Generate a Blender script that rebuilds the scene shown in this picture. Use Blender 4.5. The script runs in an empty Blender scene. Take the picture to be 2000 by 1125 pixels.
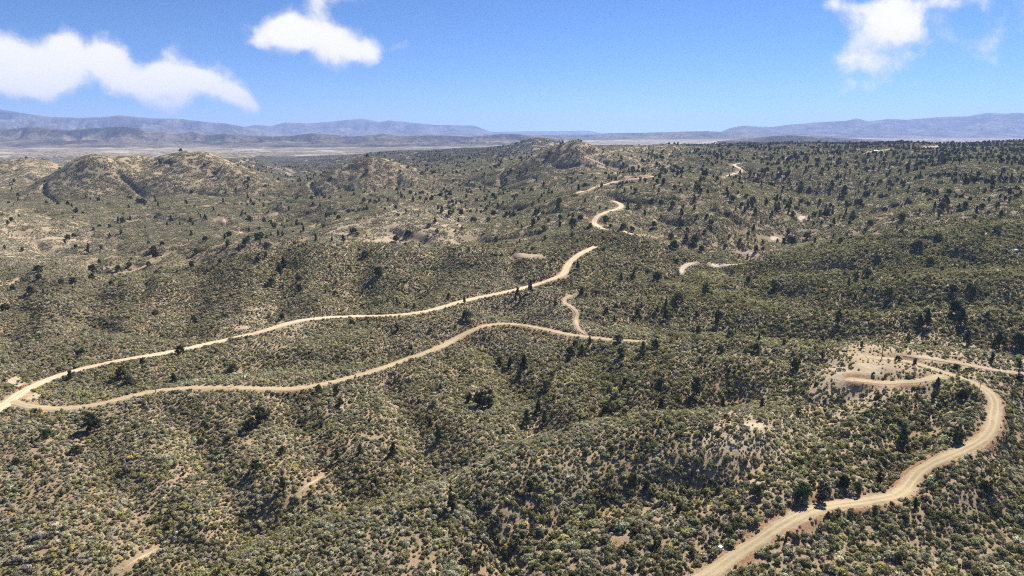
import bpy, math, random
import numpy as np
from mathutils import Vector

RNG = np.random.default_rng(7)
random.seed(7)
scene = bpy.context.scene
COL = scene.collection
R = math.radians

# ------------------------------------------------------------------ camera
CH = 125.0                      # height of the drone above the reference level
PITCH = R(12.7)
FPX = 2000.0 * 24.0 / 36.0
cam_data = bpy.data.cameras.new("camera")
cam_data.lens = 24.0
cam_data.sensor_width = 36.0
cam_data.clip_start = 1.0
cam_data.clip_end = 80000.0
cam = bpy.data.objects.new("camera", cam_data)
cam.location = (0, 0, CH)
cam.rotation_euler = (math.pi / 2 - PITCH, 0, 0)
COL.objects.link(cam)
scene.camera = cam

# ------------------------------------------------------------------ sun, sky, exposure
SUN_ELEV, SUN_AZ = R(43), R(36)          # azimuth from +Y towards +X
sd = bpy.data.lights.new("sun", 'SUN')
sd.energy = 5.0
sd.angle = R(0.53)
sd.color = (1.0, 0.95, 0.86)
sun = bpy.data.objects.new("sun", sd)
to_sun = Vector((math.sin(SUN_AZ) * math.cos(SUN_ELEV), math.cos(SUN_AZ) * math.cos(SUN_ELEV), math.sin(SUN_ELEV)))
sun.rotation_euler = to_sun.to_track_quat('Z', 'Y').to_euler()
sun.location = (0, 0, 400)
COL.objects.link(sun)

SKY_STRENGTH = 0.0545
world = bpy.data.worlds.new("World")
scene.world = world
world.use_nodes = True
scene.view_settings.view_transform = 'Standard'
scene.view_settings.look = 'None'
scene.view_settings.gamma = 1.0
scene.view_settings.use_curve_mapping = False
scene.view_settings.exposure = 1.12

scene.render.engine = 'CYCLES'
cy = scene.cycles
cy.max_bounces = 4
cy.diffuse_bounces = 3
cy.glossy_bounces = 1
cy.transmission_bounces = 2
cy.volume_bounces = 1
cy.transparent_max_bounces = 4
cy.use_denoising = False
cy.filter_width = 1.1
cy.sample_clamp_indirect = 4.0
HAZE_DENSITY = 4.8e-5


class NT:
    """small helper to write node trees"""
    def __init__(self, tree, clear=True):
        self.t = tree
        if clear:
            tree.nodes.clear()

    def n(self, kind, **kw):
        nd = self.t.nodes.new(kind)
        for k, v in kw.items():
            setattr(nd, k, v)
        return nd

    def link(self, a, b):
        self.t.links.new(a, b)

    def put(self, sock, v):
        if isinstance(v, bpy.types.NodeSocket):
            self.link(v, sock)
        else:
            sock.default_value = v

    def math(self, op, a, b=None, c=None, clamp=False):
        nd = self.n('ShaderNodeMath', operation=op, use_clamp=clamp)
        self.put(nd.inputs[0], a)
        if b is not None:
            self.put(nd.inputs[1], b)
        if c is not None:
            self.put(nd.inputs[2], c)
        return nd.outputs[0]

    def vmath(self, op, a, b=None):
        nd = self.n('ShaderNodeVectorMath', operation=op)
        self.put(nd.inputs[0], a)
        if b is not None:
            if op == 'SCALE':
                self.put(nd.inputs[3], b)
            else:
                self.put(nd.inputs[1], b)
        return nd.outputs['Value'] if op in ('LENGTH', 'DOT_PRODUCT') else nd.outputs[0]

    def mix(self, f, a, b, blend='MIX'):
        nd = self.n('ShaderNodeMix', data_type='RGBA', blend_type=blend)
        self.put(nd.inputs[0], f)
        self.put(nd.inputs[6], a)
        self.put(nd.inputs[7], b)
        return nd.outputs[2]

    def noise(self, vec, scale, detail=4.0, rough=0.5, dim='3D', lac=2.0):
        nd = self.n('ShaderNodeTexNoise', noise_dimensions=dim)
        if vec is not None:
            self.link(vec, nd.inputs['Vector'])
        nd.inputs['Scale'].default_value = scale
        nd.inputs['Detail'].default_value = detail
        nd.inputs['Roughness'].default_value = rough
        nd.inputs['Lacunarity'].default_value = lac
        return nd.outputs[0]

    def smooth(self, v, lo, hi, a=0.0, b=1.0):
        nd = self.n('ShaderNodeMapRange', interpolation_type='SMOOTHSTEP')
        self.put(nd.inputs[0], v)
        nd.inputs[1].default_value = lo
        nd.inputs[2].default_value = hi
        nd.inputs[3].default_value = a
        nd.inputs[4].default_value = b
        return nd.outputs[0]


CP, SP = math.cos(PITCH), math.sin(PITCH)


def pix_ab(u, v):
    """slope of the line of sight through a place in the photograph: (x/y, z/y)"""
    xc, yc = (u - 1000.0) / FPX, (562.5 - v) / FPX
    dy, dz = CP + yc * SP, -SP + yc * CP
    return xc / dy, dz / dy


def build_world():
    w = NT(world.node_tree)
    out = w.n('ShaderNodeOutputWorld')
    bg = w.n('ShaderNodeBackground')
    w.link(bg.outputs[0], out.inputs[0])
    sky = w.n('ShaderNodeTexSky', sky_type='NISHITA')
    sky.sun_disc = False
    sky.sun_elevation = SUN_ELEV
    sky.sun_rotation = SUN_AZ
    sky.altitude = 0
    sky.air_density = 0.6
    sky.dust_density = 0.0
    sky.ozone_density = 6.0
    tint = w.mix(1.0, sky.outputs[0], (0.56, 0.79, 1.0, 1), 'MULTIPLY')
    tc = w.n('ShaderNodeTexCoord')
    d = tc.outputs['Generated']
    sep = w.n('ShaderNodeSeparateXYZ')
    w.link(d, sep.inputs[0])
    x, y, z = sep.outputs
    ys = w.math('MAXIMUM', y, 0.08)
    a, b = w.math('DIVIDE', x, ys), w.math('DIVIDE', z, ys)
    comb = w.n('ShaderNodeCombineXYZ')
    w.link(a, comb.inputs[0])
    w.link(b, comb.inputs[1])
    p = comb.outputs[0]
    # turbulence moves the outline of the clouds about
    wn = w.n('ShaderNodeTexNoise', noise_dimensions='3D')
    w.link(p, wn.inputs['Vector'])
    wn.inputs['Scale'].default_value = 9.0
    wn.inputs['Detail'].default_value = 5.0
    off = w.vmath('SCALE', w.vmath('SUBTRACT', wn.outputs['Color'], (0.5, 0.5, 0.5)), 0.06)
    pw = w.vmath('ADD', p, off)
    pw = w.vmath('MULTIPLY', pw, (1, 1, 0))
    blobs = [  # u, v, radius across, radius up, weight: the three clouds in view
        (-70, 120, 110, 48, 1.2), (40, 135, 70, 42, 1.15), (114, 84, 34, 34, 1.1), (130, 125, 60, 36, 0.8), (208, 106, 42, 34, 1.1), (90, 168, 120, 22, 0.5), (238, 140, 30, 30, 0.55), (268, 160, 40, 22, 0.6),
        (300, 152, 42, 28, 0.95), (365, 145, 50, 30, 1.1), (420, 165, 42, 30, 0.9), (462, 190, 34, 22, 0.75), (490, 212, 22, 16, 0.5), (345, 195, 60, 18, 0.5), (345, 92, 32, 22, 0.36), (325, 100, 20, 12, 0.2),
        (548, 62, 46, 30, 1.0), (600, 74, 52, 30, 1.05), (660, 92, 48, 28, 0.95), (715, 102, 36, 20, 0.8), (500, 75, 24, 12, 0.4), (632, 18, 30, 30, 0.6), (680, 4, 40, 14, 0.45), (640, 120, 22, 16, 0.4),
        (785, 88, 40, 14, 0.34), (480, 38, 34, 14, 0.24), (780, 146, 10, 8, 0.25),
        (1735, 20, 85, 40, 0.72), (1745, 68, 66, 40, 0.78), (1672, 112, 46, 30, 0.68), (1705, 135, 60, 20, 0.35), (1640, 5, 45, 16, 0.4), (1860, 0, 110, 16, 0.45),
        (1770, 120, 30, 18, 0.35), (1960, 70, 120, 55, 0.33), (1690, 178, 50, 14, 0.36), (1725, 160, 20, 14, 0.25), (1625, 195, 20, 16, 0.25), (1340, 210, 30, 35, 0.12),
        (-420, 60, 160, 60, 0.9), (-700, 150, 220, 50, 0.8), (2350, 60, 170, 50, 0.7), (700, -250, 200, 60, 0.8), (1300, -350, 260, 70, 0.8), (1900, -160, 180, 60, 0.7),
    ]
    dens = None
    for (u, v, ru, rv, wt) in blobs:
        ca, cb = pix_ab(u, v)
        q = w.vmath('MULTIPLY', w.vmath('SUBTRACT', pw, (ca, cb, 0)), (FPX / ru, FPX / rv, 0))
        g = w.math('MULTIPLY', w.math('EXPONENT', w.math('MULTIPLY', w.vmath('DOT_PRODUCT', q, q), -1.0)), wt)
        dens = g if dens is None else w.math('ADD', dens, g)
    n1 = w.noise(pw, 22.0, 9.0, 0.58)
    n2 = w.noise(pw, 14.0, 6.0, 0.6)
    shaped = w.math('ADD', dens, w.math('MULTIPLY', w.math('SUBTRACT', n1, 0.5), 1.5))
    cover = w.smooth(shaped, 0.20, 0.92)
    cover = w.math('MULTIPLY', cover, w.smooth(dens, 0.06, 0.25))
    cover = w.math('MULTIPLY', cover, w.smooth(y, 0.1, 0.3))
    # a few scattered clouds over the rest of the sky, behind and above the view
    zs = w.math('MAXIMUM', z, 0.05)
    comb2 = w.n('ShaderNodeCombineXYZ')
    w.link(w.math('DIVIDE', x, zs), comb2.inputs[0])
    w.link(w.math('DIVIDE', y, zs), comb2.inputs[1])
    gen = w.smooth(w.noise(comb2.outputs[0], 0.9, 6.0, 0.5), 0.60, 0.74)
    gen = w.math('MULTIPLY', gen, w.math('SUBTRACT', 1.0, w.smooth(y, 0.35, 0.6)))
    gen = w.math('MULTIPLY', gen, w.smooth(z, 0.05, 0.2))
    cover = w.math('MAXIMUM', cover, gen)
    cover = w.math('MULTIPLY', cover, 0.97)
    shade = w.smooth(w.math('ADD', shaped, w.math('MULTIPLY', n2, 0.9)), 0.4, 1.7, 0.76, 1.02)
    cloud = w.vmath('SCALE', (9.6, 9.2, 8.9), shade)
    colr = w.mix(cover, tint, cloud)
    w.link(colr, bg.inputs[0])
    bg.inputs[1].default_value = SKY_STRENGTH


build_world()


# ------------------------------------------------------------------ numeric helpers
_perm = np.random.default_rng(11).permutation(4096).astype(np.int64)
_ga = np.random.default_rng(12).random(4096) * 2 * math.pi
_gx, _gy = np.cos(_ga), np.sin(_ga)


def perlin(x, y, seed=0):
    xi, yi = np.floor(x).astype(np.int64), np.floor(y).astype(np.int64)
    fx, fy = x - xi, y - yi

    def g(ix, iy, dx, dy):
        h = _perm[(_perm[(ix + seed * 131) & 4095] + iy) & 4095]
        return _gx[h] * dx + _gy[h] * dy
    ux, uy = fx * fx * fx * (fx * (fx * 6 - 15) + 10), fy * fy * fy * (fy * (fy * 6 - 15) + 10)
    a, b = g(xi, yi, fx, fy), g(xi + 1, yi, fx - 1, fy)
    c, d = g(xi, yi + 1, fx, fy - 1), g(xi + 1, yi + 1, fx - 1, fy - 1)
    return ((a + (b - a) * ux) + ((c + (d - c) * ux) - (a + (b - a) * ux)) * uy) * 1.5


def fbm(x, y, octaves=4, seed=0, gain=0.5):
    s, a, f = 0.0, 1.0, 1.0
    for k in range(octaves):
        s = s + a * perlin(x * f + k * 17.3, y * f - k * 9.1, seed + k)
        a *= gain
        f *= 2.03
    return s


def sstep(lo, hi, v):
    t = np.clip((v - lo) / (hi - lo), 0, 1)
    return t * t * (3 - 2 * t)


def project(X, Y, Z):
    """where a point of the place stands in the photograph (2000 x 1125)"""
    dz = Z - CH
    depth = Y * CP - dz * SP
    up = Y * SP + dz * CP
    return 1000 + FPX * X / depth, 562.5 - FPX * up / depth, depth


# ------------------------------------------------------------------ lie of the land
# survey points: u, v, and distance ahead of the camera in metres
SURVEY = """
-400 1300 142;0 1300 143;600 1300 142;1000 1300 140;1500 1300 138;2000 1300 139;2400 1300 140
-300 1125 187;0 1125 186;500 1125 182;1000 1125 176;1400 1125 174;1700 1125 176;2000 1125 180;2300 1125 184
0 1000 216;250 1000 217;500 1000 219;750 1000 212;1000 1000 205;1250 1000 201;1550 1000 197;1800 1000 203;2000 1000 210
0 900 250;250 900 251;450 900 252;650 900 255;800 900 258;1000 880 248;1250 850 252;1460 835 253;1600 880 238;1750 900 234;1940 850 246;2000 900 240
0 800 292;250 800 296;500 830 284;700 800 300;900 800 305;1050 815 296;1300 780 302;1430 760 310;1550 760 301;1650 800 273;1750 800 268;1850 800 266;1945 790 272;2000 800 281
120 798 297;250 782 304;400 757 322;500 758 324;600 757 326;700 735 345;800 700 372;900 650 420;980 630 438;1080 645 416;1170 660 396;1250 668 381;1350 668 374;1450 680 351;1600 690 331;1720 702 312;1850 708 313;2000 735 302
1660 740 295;1720 745 292;1800 745 290;1900 745 291
100 740 342;200 755 326;340 690 374;300 730 341;500 700 372;500 652 406;580 630 430;700 660 401;800 615 443;900 590 468;1010 570 492;1100 535 532;1160 485 600;1040 600 455;1130 620 432;1200 600 452
0 700 368;100 650 415;300 600 470;0 600 478;150 550 530;300 550 526;500 560 500;450 620 450;300 650 412
530 495 572;640 485 582;740 478 590;900 480 592;1000 500 566;1080 490 582;700 560 505;900 540 528;330 535 552
75 530 592;200 515 622;320 500 660;440 440 830;0 540 578;100 470 740;0 430 792;60 432 800;130 468 745;0 500 668;400 480 705
600 450 800;640 440 812;720 425 830;780 416 840;830 408 850;900 438 782;780 465 690;950 460 695
1000 440 760;1050 420 800;1150 440 702;1200 405 752;1240 460 662;1300 470 640
1130 378 852;1200 358 922;1290 345 1000;1300 400 762;1400 400 780;1400 345 985;1440 330 1110;1440 318 1180
1350 525 540;1430 517 555;1470 495 592;1500 460 662;1560 430 742;1600 400 822;1620 380 900
1500 600 456;1300 600 456;1300 550 512;1450 560 492;1600 560 480;1600 500 560;1650 450 652;1700 400 780;1750 360 882;1800 330 962;1500 650 396;1650 650 386;1800 620 400;2000 650 374;1950 690 334
1800 560 452;2000 560 440;1800 500 532;2000 500 520;1900 430 622;2000 390 692;1850 420 662;2000 360 802;2200 340 760;2300 500 500;2300 650 370;2300 800 280
1900 300 1200;1900 286 1500;1750 290 1500;1600 300 1400;1600 330 1050;1500 330 1110;1550 286 1720;1700 282 1850;2000 279 1700;2300 277 1700
1000 370 1150;1000 400 950;850 395 962;900 350 1380;850 330 1700;1000 330 1400;1000 300 2200;850 295 2700;1000 287 3000;750 300 2600;1100 322 1360;1215 318 1360;1300 312 1360
700 380 1100;600 380 1150;600 345 1900;550 330 2200;650 312 2700
400 400 1050;400 385 1150;200 400 1022;100 400 1002;0 400 982;300 440 852;0 370 1300;-200 400 1000;-300 600 480;-300 800 290;-300 700 370;-300 480 720
"""
PTS = []
for row in SURVEY.replace("\n", ";").split(";"):
    if row.strip():
        u, v, Yd = map(float, row.split())
        a, b = pix_ab(u, v)
        PTS.append((a, math.log(Yd), b))
for (a, Yd, z) in [  # country beyond the visible slopes: x/y, distance, height
        (-0.75, 2500, 8), (-0.5, 2500, 8), (-0.3, 2600, 8), (-0.75, 4000, 5), (-0.4, 4000, 5), (-0.1, 4200, 25), (0.1, 4200, 45), (0.35, 4000, 60), (0.7, 4000, 62), (1.0, 4000, 60), (-1, 4000, 5),
        (0.35, 2600, 88), (0.6, 2700, 80), (0.9, 2700, 80), (0.15, 2700, 82), (0.2, 1900, 85), (-0.95, 1500, 22), (-0.95, 2500, 8), (-0.55, 1700, 17), (-0.3, 1700, 14),
        (-0.9, 100, -1), (0, 100, 0), (0.9, 100, 0), (-0.9, 60, -1), (0, 60, 0), (0.9, 60, 0)]:
    PTS.append((a, math.log(Yd), (z - CH) / Yd))
PTS = np.array(PTS)
KY = 0.62


def tps_fit(P):
    x, y, f = P[:, 0], P[:, 1] * KY, P[:, 2]
    n = len(x)
    r2 = (x[:, None] - x[None]) ** 2 + (y[:, None] - y[None]) ** 2
    K = 0.5 * r2 * np.log(r2 + 1e-12) + np.eye(n) * 2e-5
    Q = np.stack([np.ones(n), x, y], 1)
    A = np.block([[K, Q], [Q.T, np.zeros((3, 3))]])
    return x, y, np.linalg.solve(A, np.concatenate([f, np.zeros(3)]))


TPS = tps_fit(PTS)


def tps_eval(a, l):
    cx, cyy, wts = TPS
    a, l = a.ravel(), l.ravel() * KY
    out = np.empty(a.shape)
    for i in range(0, len(a), 40000):
        aa, ll = a[i:i + 40000], l[i:i + 40000]
        r2 = (aa[:, None] - cx[None]) ** 2 + (ll[:, None] - cyy[None]) ** 2
        out[i:i + 40000] = (0.5 * r2 * np.log(r2 + 1e-12)) @ wts[:-3] + wts[-3] + wts[-2] * aa + wts[-1] * ll
    return out


NC = 821
TH = np.linspace(-1.32, 1.32, NC)
ROWS = np.concatenate([np.exp(np.linspace(math.log(60), math.log(140), 40))[:-1],
                       np.exp(np.linspace(math.log(140), math.log(1900), 620))[:-1],
                       np.exp(np.linspace(math.log(1900), math.log(5000), 150))[:-1],
                       np.exp(np.linspace(math.log(5000), math.log(30000), 70))])
NR = len(ROWS)
GT, GY = np.meshgrid(TH, ROWS)
GX = GT * GY
# coarse evaluation of the spline, then bilinear up to the grid
cl = np.linspace(math.log(60), math.log(5200), 330)
ct = np.linspace(-1.32, 1.32, 340)
CT, CL = np.meshgrid(ct, cl)
CG = tps_eval(CT, CL).reshape(CT.shape)


def bil(G, fi, fj):
    i0 = np.clip(np.floor(fi).astype(int), 0, G.shape[0] - 2)
    j0 = np.clip(np.floor(fj).astype(int), 0, G.shape[1] - 2)
    di, dj = np.clip(fi - i0, 0, 1), np.clip(fj - j0, 0, 1)
    return (G[i0, j0] * (1 - di) * (1 - dj) + G[i0 + 1, j0] * di * (1 - dj) + G[i0, j0 + 1] * (1 - di) * dj + G[i0 + 1, j0 + 1] * di * dj)


fi = (np.log(GY) - cl[0]) / (cl[1] - cl[0])
fj = (GT - ct[0]) / (ct[1] - ct[0])
GZ = CH + GY * bil(CG, fi, fj)
plain = 5 + 48 * sstep(-0.25, 0.3, GT)
GZ = np.where(GY > 3300, GZ + (plain - GZ) * sstep(3300, 5000, GY), GZ)

DOMES = [  # u, v of the top, distance, half-width across, half-width along (m), power
    (172, 317, 1265, 84, 82, 1.7), (378, 295, 1370, 116, 112, 1.8), (262, 312, 1400, 60, 80, 1.8), (722, 297, 1390, 84, 84, 1.7), (505, 338, 1340, 75, 80, 1.8),
    (1122, 272, 1340, 88, 100, 1.6), (1040, 316, 1300, 45, 60, 1.8), (1180, 299, 1500, 45, 70, 1.6), (45, 308, 1600, 120, 120, 1.9), (-90, 312, 1800, 120, 150, 1.9), (1212, 288, 1640, 50, 80, 1.8), (1313, 283, 1640, 75, 100, 1.8),
    (1432, 288, 1560, 60, 80, 1.8), (1050, 272, 2650, 110, 150, 1.8), (480, 308, 2000, 90, 120, 1.8), (850, 312, 1900, 120, 120, 1.9),
]
dome_ids = np.full(GZ.shape, -1)
DOME = np.zeros(GZ.shape)
for k, (u, v, Yd, wa, wl, pw_) in enumerate(DOMES):
    a, b = pix_ab(u, v)
    xc, ztop = a * Yd, CH + b * Yd
    dx, dy = GX - xc, GY - Yd
    near = (np.abs(dx) < wa * 4) & (np.abs(dy) < wl * 4)
    idx = np.where(near)
    ddx, ddy = dx[idx], dy[idx]
    ang = np.arctan2(ddy / wl, ddx / wa)
    r = np.sqrt((ddx / wa) ** 2 + (ddy / wl) ** 2)
    r = r * (1 + 0.10 * np.sin(ang * 3 + k * 1.7) * np.clip(r, 0, 1) + 0.05 * np.sin(ang * 7 + k * 2.9) * np.clip(r, 0, 1))
    j = int(round((a - TH[0]) / (TH[1] - TH[0])))
    i = int(np.argmin(abs(ROWS - Yd)))
    h = ztop - GZ[i, np.clip(j, 0, NC - 1)]
    if h > 0:
        bump = h * np.exp(-np.power(r / 1.05, pw_))
        GZ[idx] += bump
        DOME[idx] = np.maximum(DOME[idx], bump)
        strong = bump > h * 0.16
        sub = dome_ids[idx]
        sub[strong] = k
        dome_ids[idx] = sub

# spurs, gullies and small unevenness
far = np.clip(GY / 450.0, 0.6, 3.2)
big = fbm(GX / 210, GY / 210, 3, 3)
GZ += big * 2.6 * np.clip(far - 0.3, 0.3, 2.2) * sstep(90, 200, GY)
gl = np.abs(perlin(GX / 120 + 0.4 * perlin(GX / 60, GY / 60, 9), GY / 140, 21))
GZ -= 3.2 * np.exp(-(gl / 0.12) ** 2) * np.clip(far, 0.6, 1.6) * sstep(5000, 2600, GY)
gl2 = np.abs(perlin(GX / 330 + 0.5 * perlin(GX / 150, GY / 150, 19), GY / 400, 41))
GZ -= 7.0 * np.exp(-(gl2 / 0.11) ** 2) * sstep(800, 1500, GY) * sstep(5000, 3000, GY) * (1 - 0.75 * sstep(2, 14, DOME))
GZ += fbm(GX / 33, GY / 33, 3, 5) * 0.55
GZ += fbm(GX / 7, GY / 7, 2, 8) * 0.12 * sstep(900, 300, GY)


def seg_dist(PX, PY, P, reach):
    """distance of grid points from a polyline given in metres"""
    D = np.full(PX.shape, 1e9)
    lo, hi = P.min(0) - reach, P.max(0) + reach
    idx = np.where((PX > lo[0]) & (PX < hi[0]) & (PY > lo[1]) & (PY < hi[1]))
    x, y = PX[idx], PY[idx]
    d = np.full(x.shape, 1e9)
    for a, b in zip(P[:-1], P[1:]):
        ab = b - a
        t = np.clip(((x - a[0]) * ab[0] + (y - a[1]) * ab[1]) / (ab @ ab + 1e-9), 0, 1)
        d = np.minimum(d, np.hypot(x - a[0] - t * ab[0], y - a[1] - t * ab[1]))
    D[idx] = d
    return D


# valleys (negative) and spurs: height, width, then places as column of the photograph and distance in metres
for (hgt, wid, places) in [
        (-15, 48, "250 640;400 650;560 668;750 690;920 700;1030 690"),
        (-10, 30, "1260 440;1350 432;1450 420;1600 402;1750 378;1900 372;2080 352"),
        (-15, 60, "560 950;620 960;760 985;900 970;980 930"),
        (-12, 70, "900 1260;1000 1270;1120 1260;1250 1200"),
        (-14, 55, "1350 560;1440 590;1500 670;1560 760;1620 900;1700 1060"),
        (-8, 26, "2000 650;1850 640;1700 660;1560 720"), (-8, 24, "2050 520;1850 520;1650 540;1480 585"), (-7, 20, "2050 420;1850 430;1650 455;1480 500"),
        (-6, 15, "560 580;545 520;520 440"), (-6, 15, "700 592;700 520;690 450"), (-6, 15, "400 570;370 500;330 420"), (-6, 15, "200 570;180 500;150 420"), (-6, 15, "860 585;840 530;800 480"), (-5, 14, "30 560;20 480;-20 400"),
        (-10, 50, "-150 1180;100 1180;330 1190;600 1230;760 1260"), (-5, 40, "250 1420;262 1560;280 1700"), (-12, 45, "560 1480;590 1620;600 1800"),
        (6, 26, "1480 255;1250 252;1080 246;930 228;780 212;620 196;480 184"),
        (4, 20, "120 470;260 500;420 545;560 575"), (9, 40, "1250 640;1150 660;1040 690"), (8, 60, "1480 800;1400 860;1320 960"), (-10, 40, "1210 800;1280 720;1330 620"), (-12, 50, "1180 1000;1320 1040;1500 1000")]:
    P = np.array([[float(q) for q in r.split()] for r in places.split(";")])
    P = np.stack([(P[:, 0] - 1000) / 1310 * P[:, 1], P[:, 1]], 1)
    D = seg_dist(GX, GY, P, wid * 3) * (1 + 0.25 * perlin(GX / (wid * 2), GY / (wid * 2), 77))
    GZ += hgt * np.exp(-(D / wid) ** 2)


def grid_index(X, Y):
    fi = np.interp(np.log(Y), np.log(ROWS), np.arange(NR))
    fj = (X / Y - TH[0]) / (TH[1] - TH[0])
    return fi, fj


def height(X, Y):
    return bil(GZ, *grid_index(np.asarray(X, float), np.asarray(Y, float)))


MARCH = np.exp(np.linspace(math.log(120), math.log(4800), 2600))


def cast(u, v):
    """first point of the land seen at places (u, v) of the photograph"""
    u, v = np.atleast_1d(np.asarray(u, float)), np.atleast_1d(np.asarray(v, float))
    a, b = pix_ab(u, v)
    Yg = np.broadcast_to(MARCH, (len(u), len(MARCH)))
    zray = CH + b[:, None] * MARCH[None]
    zt = bil(GZ, *grid_index(a[:, None] * MARCH[None], Yg))
    below = zt > zray
    hit = np.argmax(below, 1)
    ok = below.any(1)
    hit = np.clip(hit, 1, None)
    i = np.arange(len(u))
    d0, d1 = (zray - zt)[i, hit - 1], (zray - zt)[i, hit]
    t = np.where(np.abs(d0 - d1) > 1e-9, d0 / (d0 - d1 + 1e-12), 0)
    Y = MARCH[hit - 1] + (MARCH[hit] - MARCH[hit - 1]) * np.clip(t, 0, 1)
    X = a * Y
    return X, Y, height(X, Y), ok


def trace(s):
    p = np.array([tuple(map(float, q.split())) for q in s.split(";")])
    return p


def polyline_world(s, step=2.0, smooth=7):
    p = trace(s)
    # densify in the photograph first
    seg = np.hypot(*np.diff(p, axis=0).T)
    t = np.concatenate([[0], np.cumsum(seg)])
    m = max(12, int(t[-1] / 1.5))
    tt = np.linspace(0, t[-1], m)
    uu, vv = np.interp(tt, t, p[:, 0]), np.interp(tt, t, p[:, 1])
    X, Y, Z, ok = cast(uu, vv)
    X, Y = X[ok], Y[ok]
    # drop points that jump to land far behind
    keep = [0]
    for i in range(1, len(X)):
        if math.hypot(X[i] - X[keep[-1]], Y[i] - Y[keep[-1]]) < 0.16 * Y[i] + 10:
            keep.append(i)
    X, Y = X[keep], Y[keep]
    seg = np.hypot(np.diff(X), np.diff(Y))
    t = np.concatenate([[0], np.cumsum(seg)])
    m = max(4, int(t[-1] / step))
    tt = np.linspace(0, t[-1], m)
    X, Y = np.interp(tt, t, X), np.interp(tt, t, Y)
    for _ in range(3):
        k = min(smooth, max(1, (m - 1) // 2 * 2 - 1))
        if k >= 3:
            pad = k // 2
            ker = np.ones(k) / k

            def sm(q):
                e = np.concatenate([2 * q[0] - q[pad:0:-1], q, 2 * q[-1] - q[-2:-pad - 2:-1]])
                return np.convolve(e, ker, 'valid')
            X, Y = sm(X), sm(Y)
    return np.stack([X, Y], 1)


def min_dist(PX, PY, line, reach):
    """distance of points from a polyline's samples (inf beyond reach), and the nearest sample"""
    shape = PX.shape
    px, py = PX.ravel(), PY.ravel()
    D = np.full(px.shape, 1e9)
    N = np.zeros(px.shape, int)
    for s in range(0, len(line), 40):
        ch = line[s:s + 41]
        lo, hi = ch.min(0) - reach, ch.max(0) + reach
        idx = np.where((px > lo[0]) & (px < hi[0]) & (py > lo[1]) & (py < hi[1]))[0]
        if not len(idx):
            continue
        for q in range(0, len(idx), 60000):
            ii = idx[q:q + 60000]
            d = np.hypot(px[ii, None] - ch[None, :, 0], py[ii, None] - ch[None, :, 1])
            m = d.min(1)
            better = m < D[ii]
            D[ii[better]] = m[better]
            N[ii[better]] = s + d.argmin(1)[better]
    return D.reshape(shape), N.reshape(shape)


# the drainage in the foreground and the wash on the right, cut into the land
for line, depth, wid in [
        ("1430 762;1300 786;1180 806;1050 826;960 858;850 908;760 942;600 978;480 1022;380 1082;250 1122", 8.0, 15.0),
        ("1330 940;1220 960;1100 985;1020 1040;970 1110", 5.0, 12.0),
        ("760 690;640 705;480 715;330 735;220 752", 4.0, 12.0),
        ("560 775;600 850;650 930;690 965", 4.0, 9.0), ("760 745;800 820;850 900", 4.0, 9.0), ("950 665;1000 740;1060 820", 4.0, 9.0), ("330 792;400 880;450 980;480 1020", 4.0, 9.0),
        ("150 830;220 930;300 1050", 3.5, 9.0), ("1650 765;1600 830;1500 900;1400 940", 4.0, 9.0), ("1850 775;1800 850;1750 930", 3.5, 8.0), ("1160 690;1180 740;1190 800", 4.0, 9.0),
        ("1290 565;1200 568;1120 572;1050 590;980 603", 6.0, 12.0),
        ("1330 540;1350 524;1430 517;1470 495;1500 462;1560 430;1600 402", 2.0, 8.0)]:
    pl = polyline_world(line, 3.0)
    D, _ = min_dist(GX, GY, pl, wid * 3.2)
    GZ -= depth * np.exp(-(D / wid) ** 2)

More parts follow.
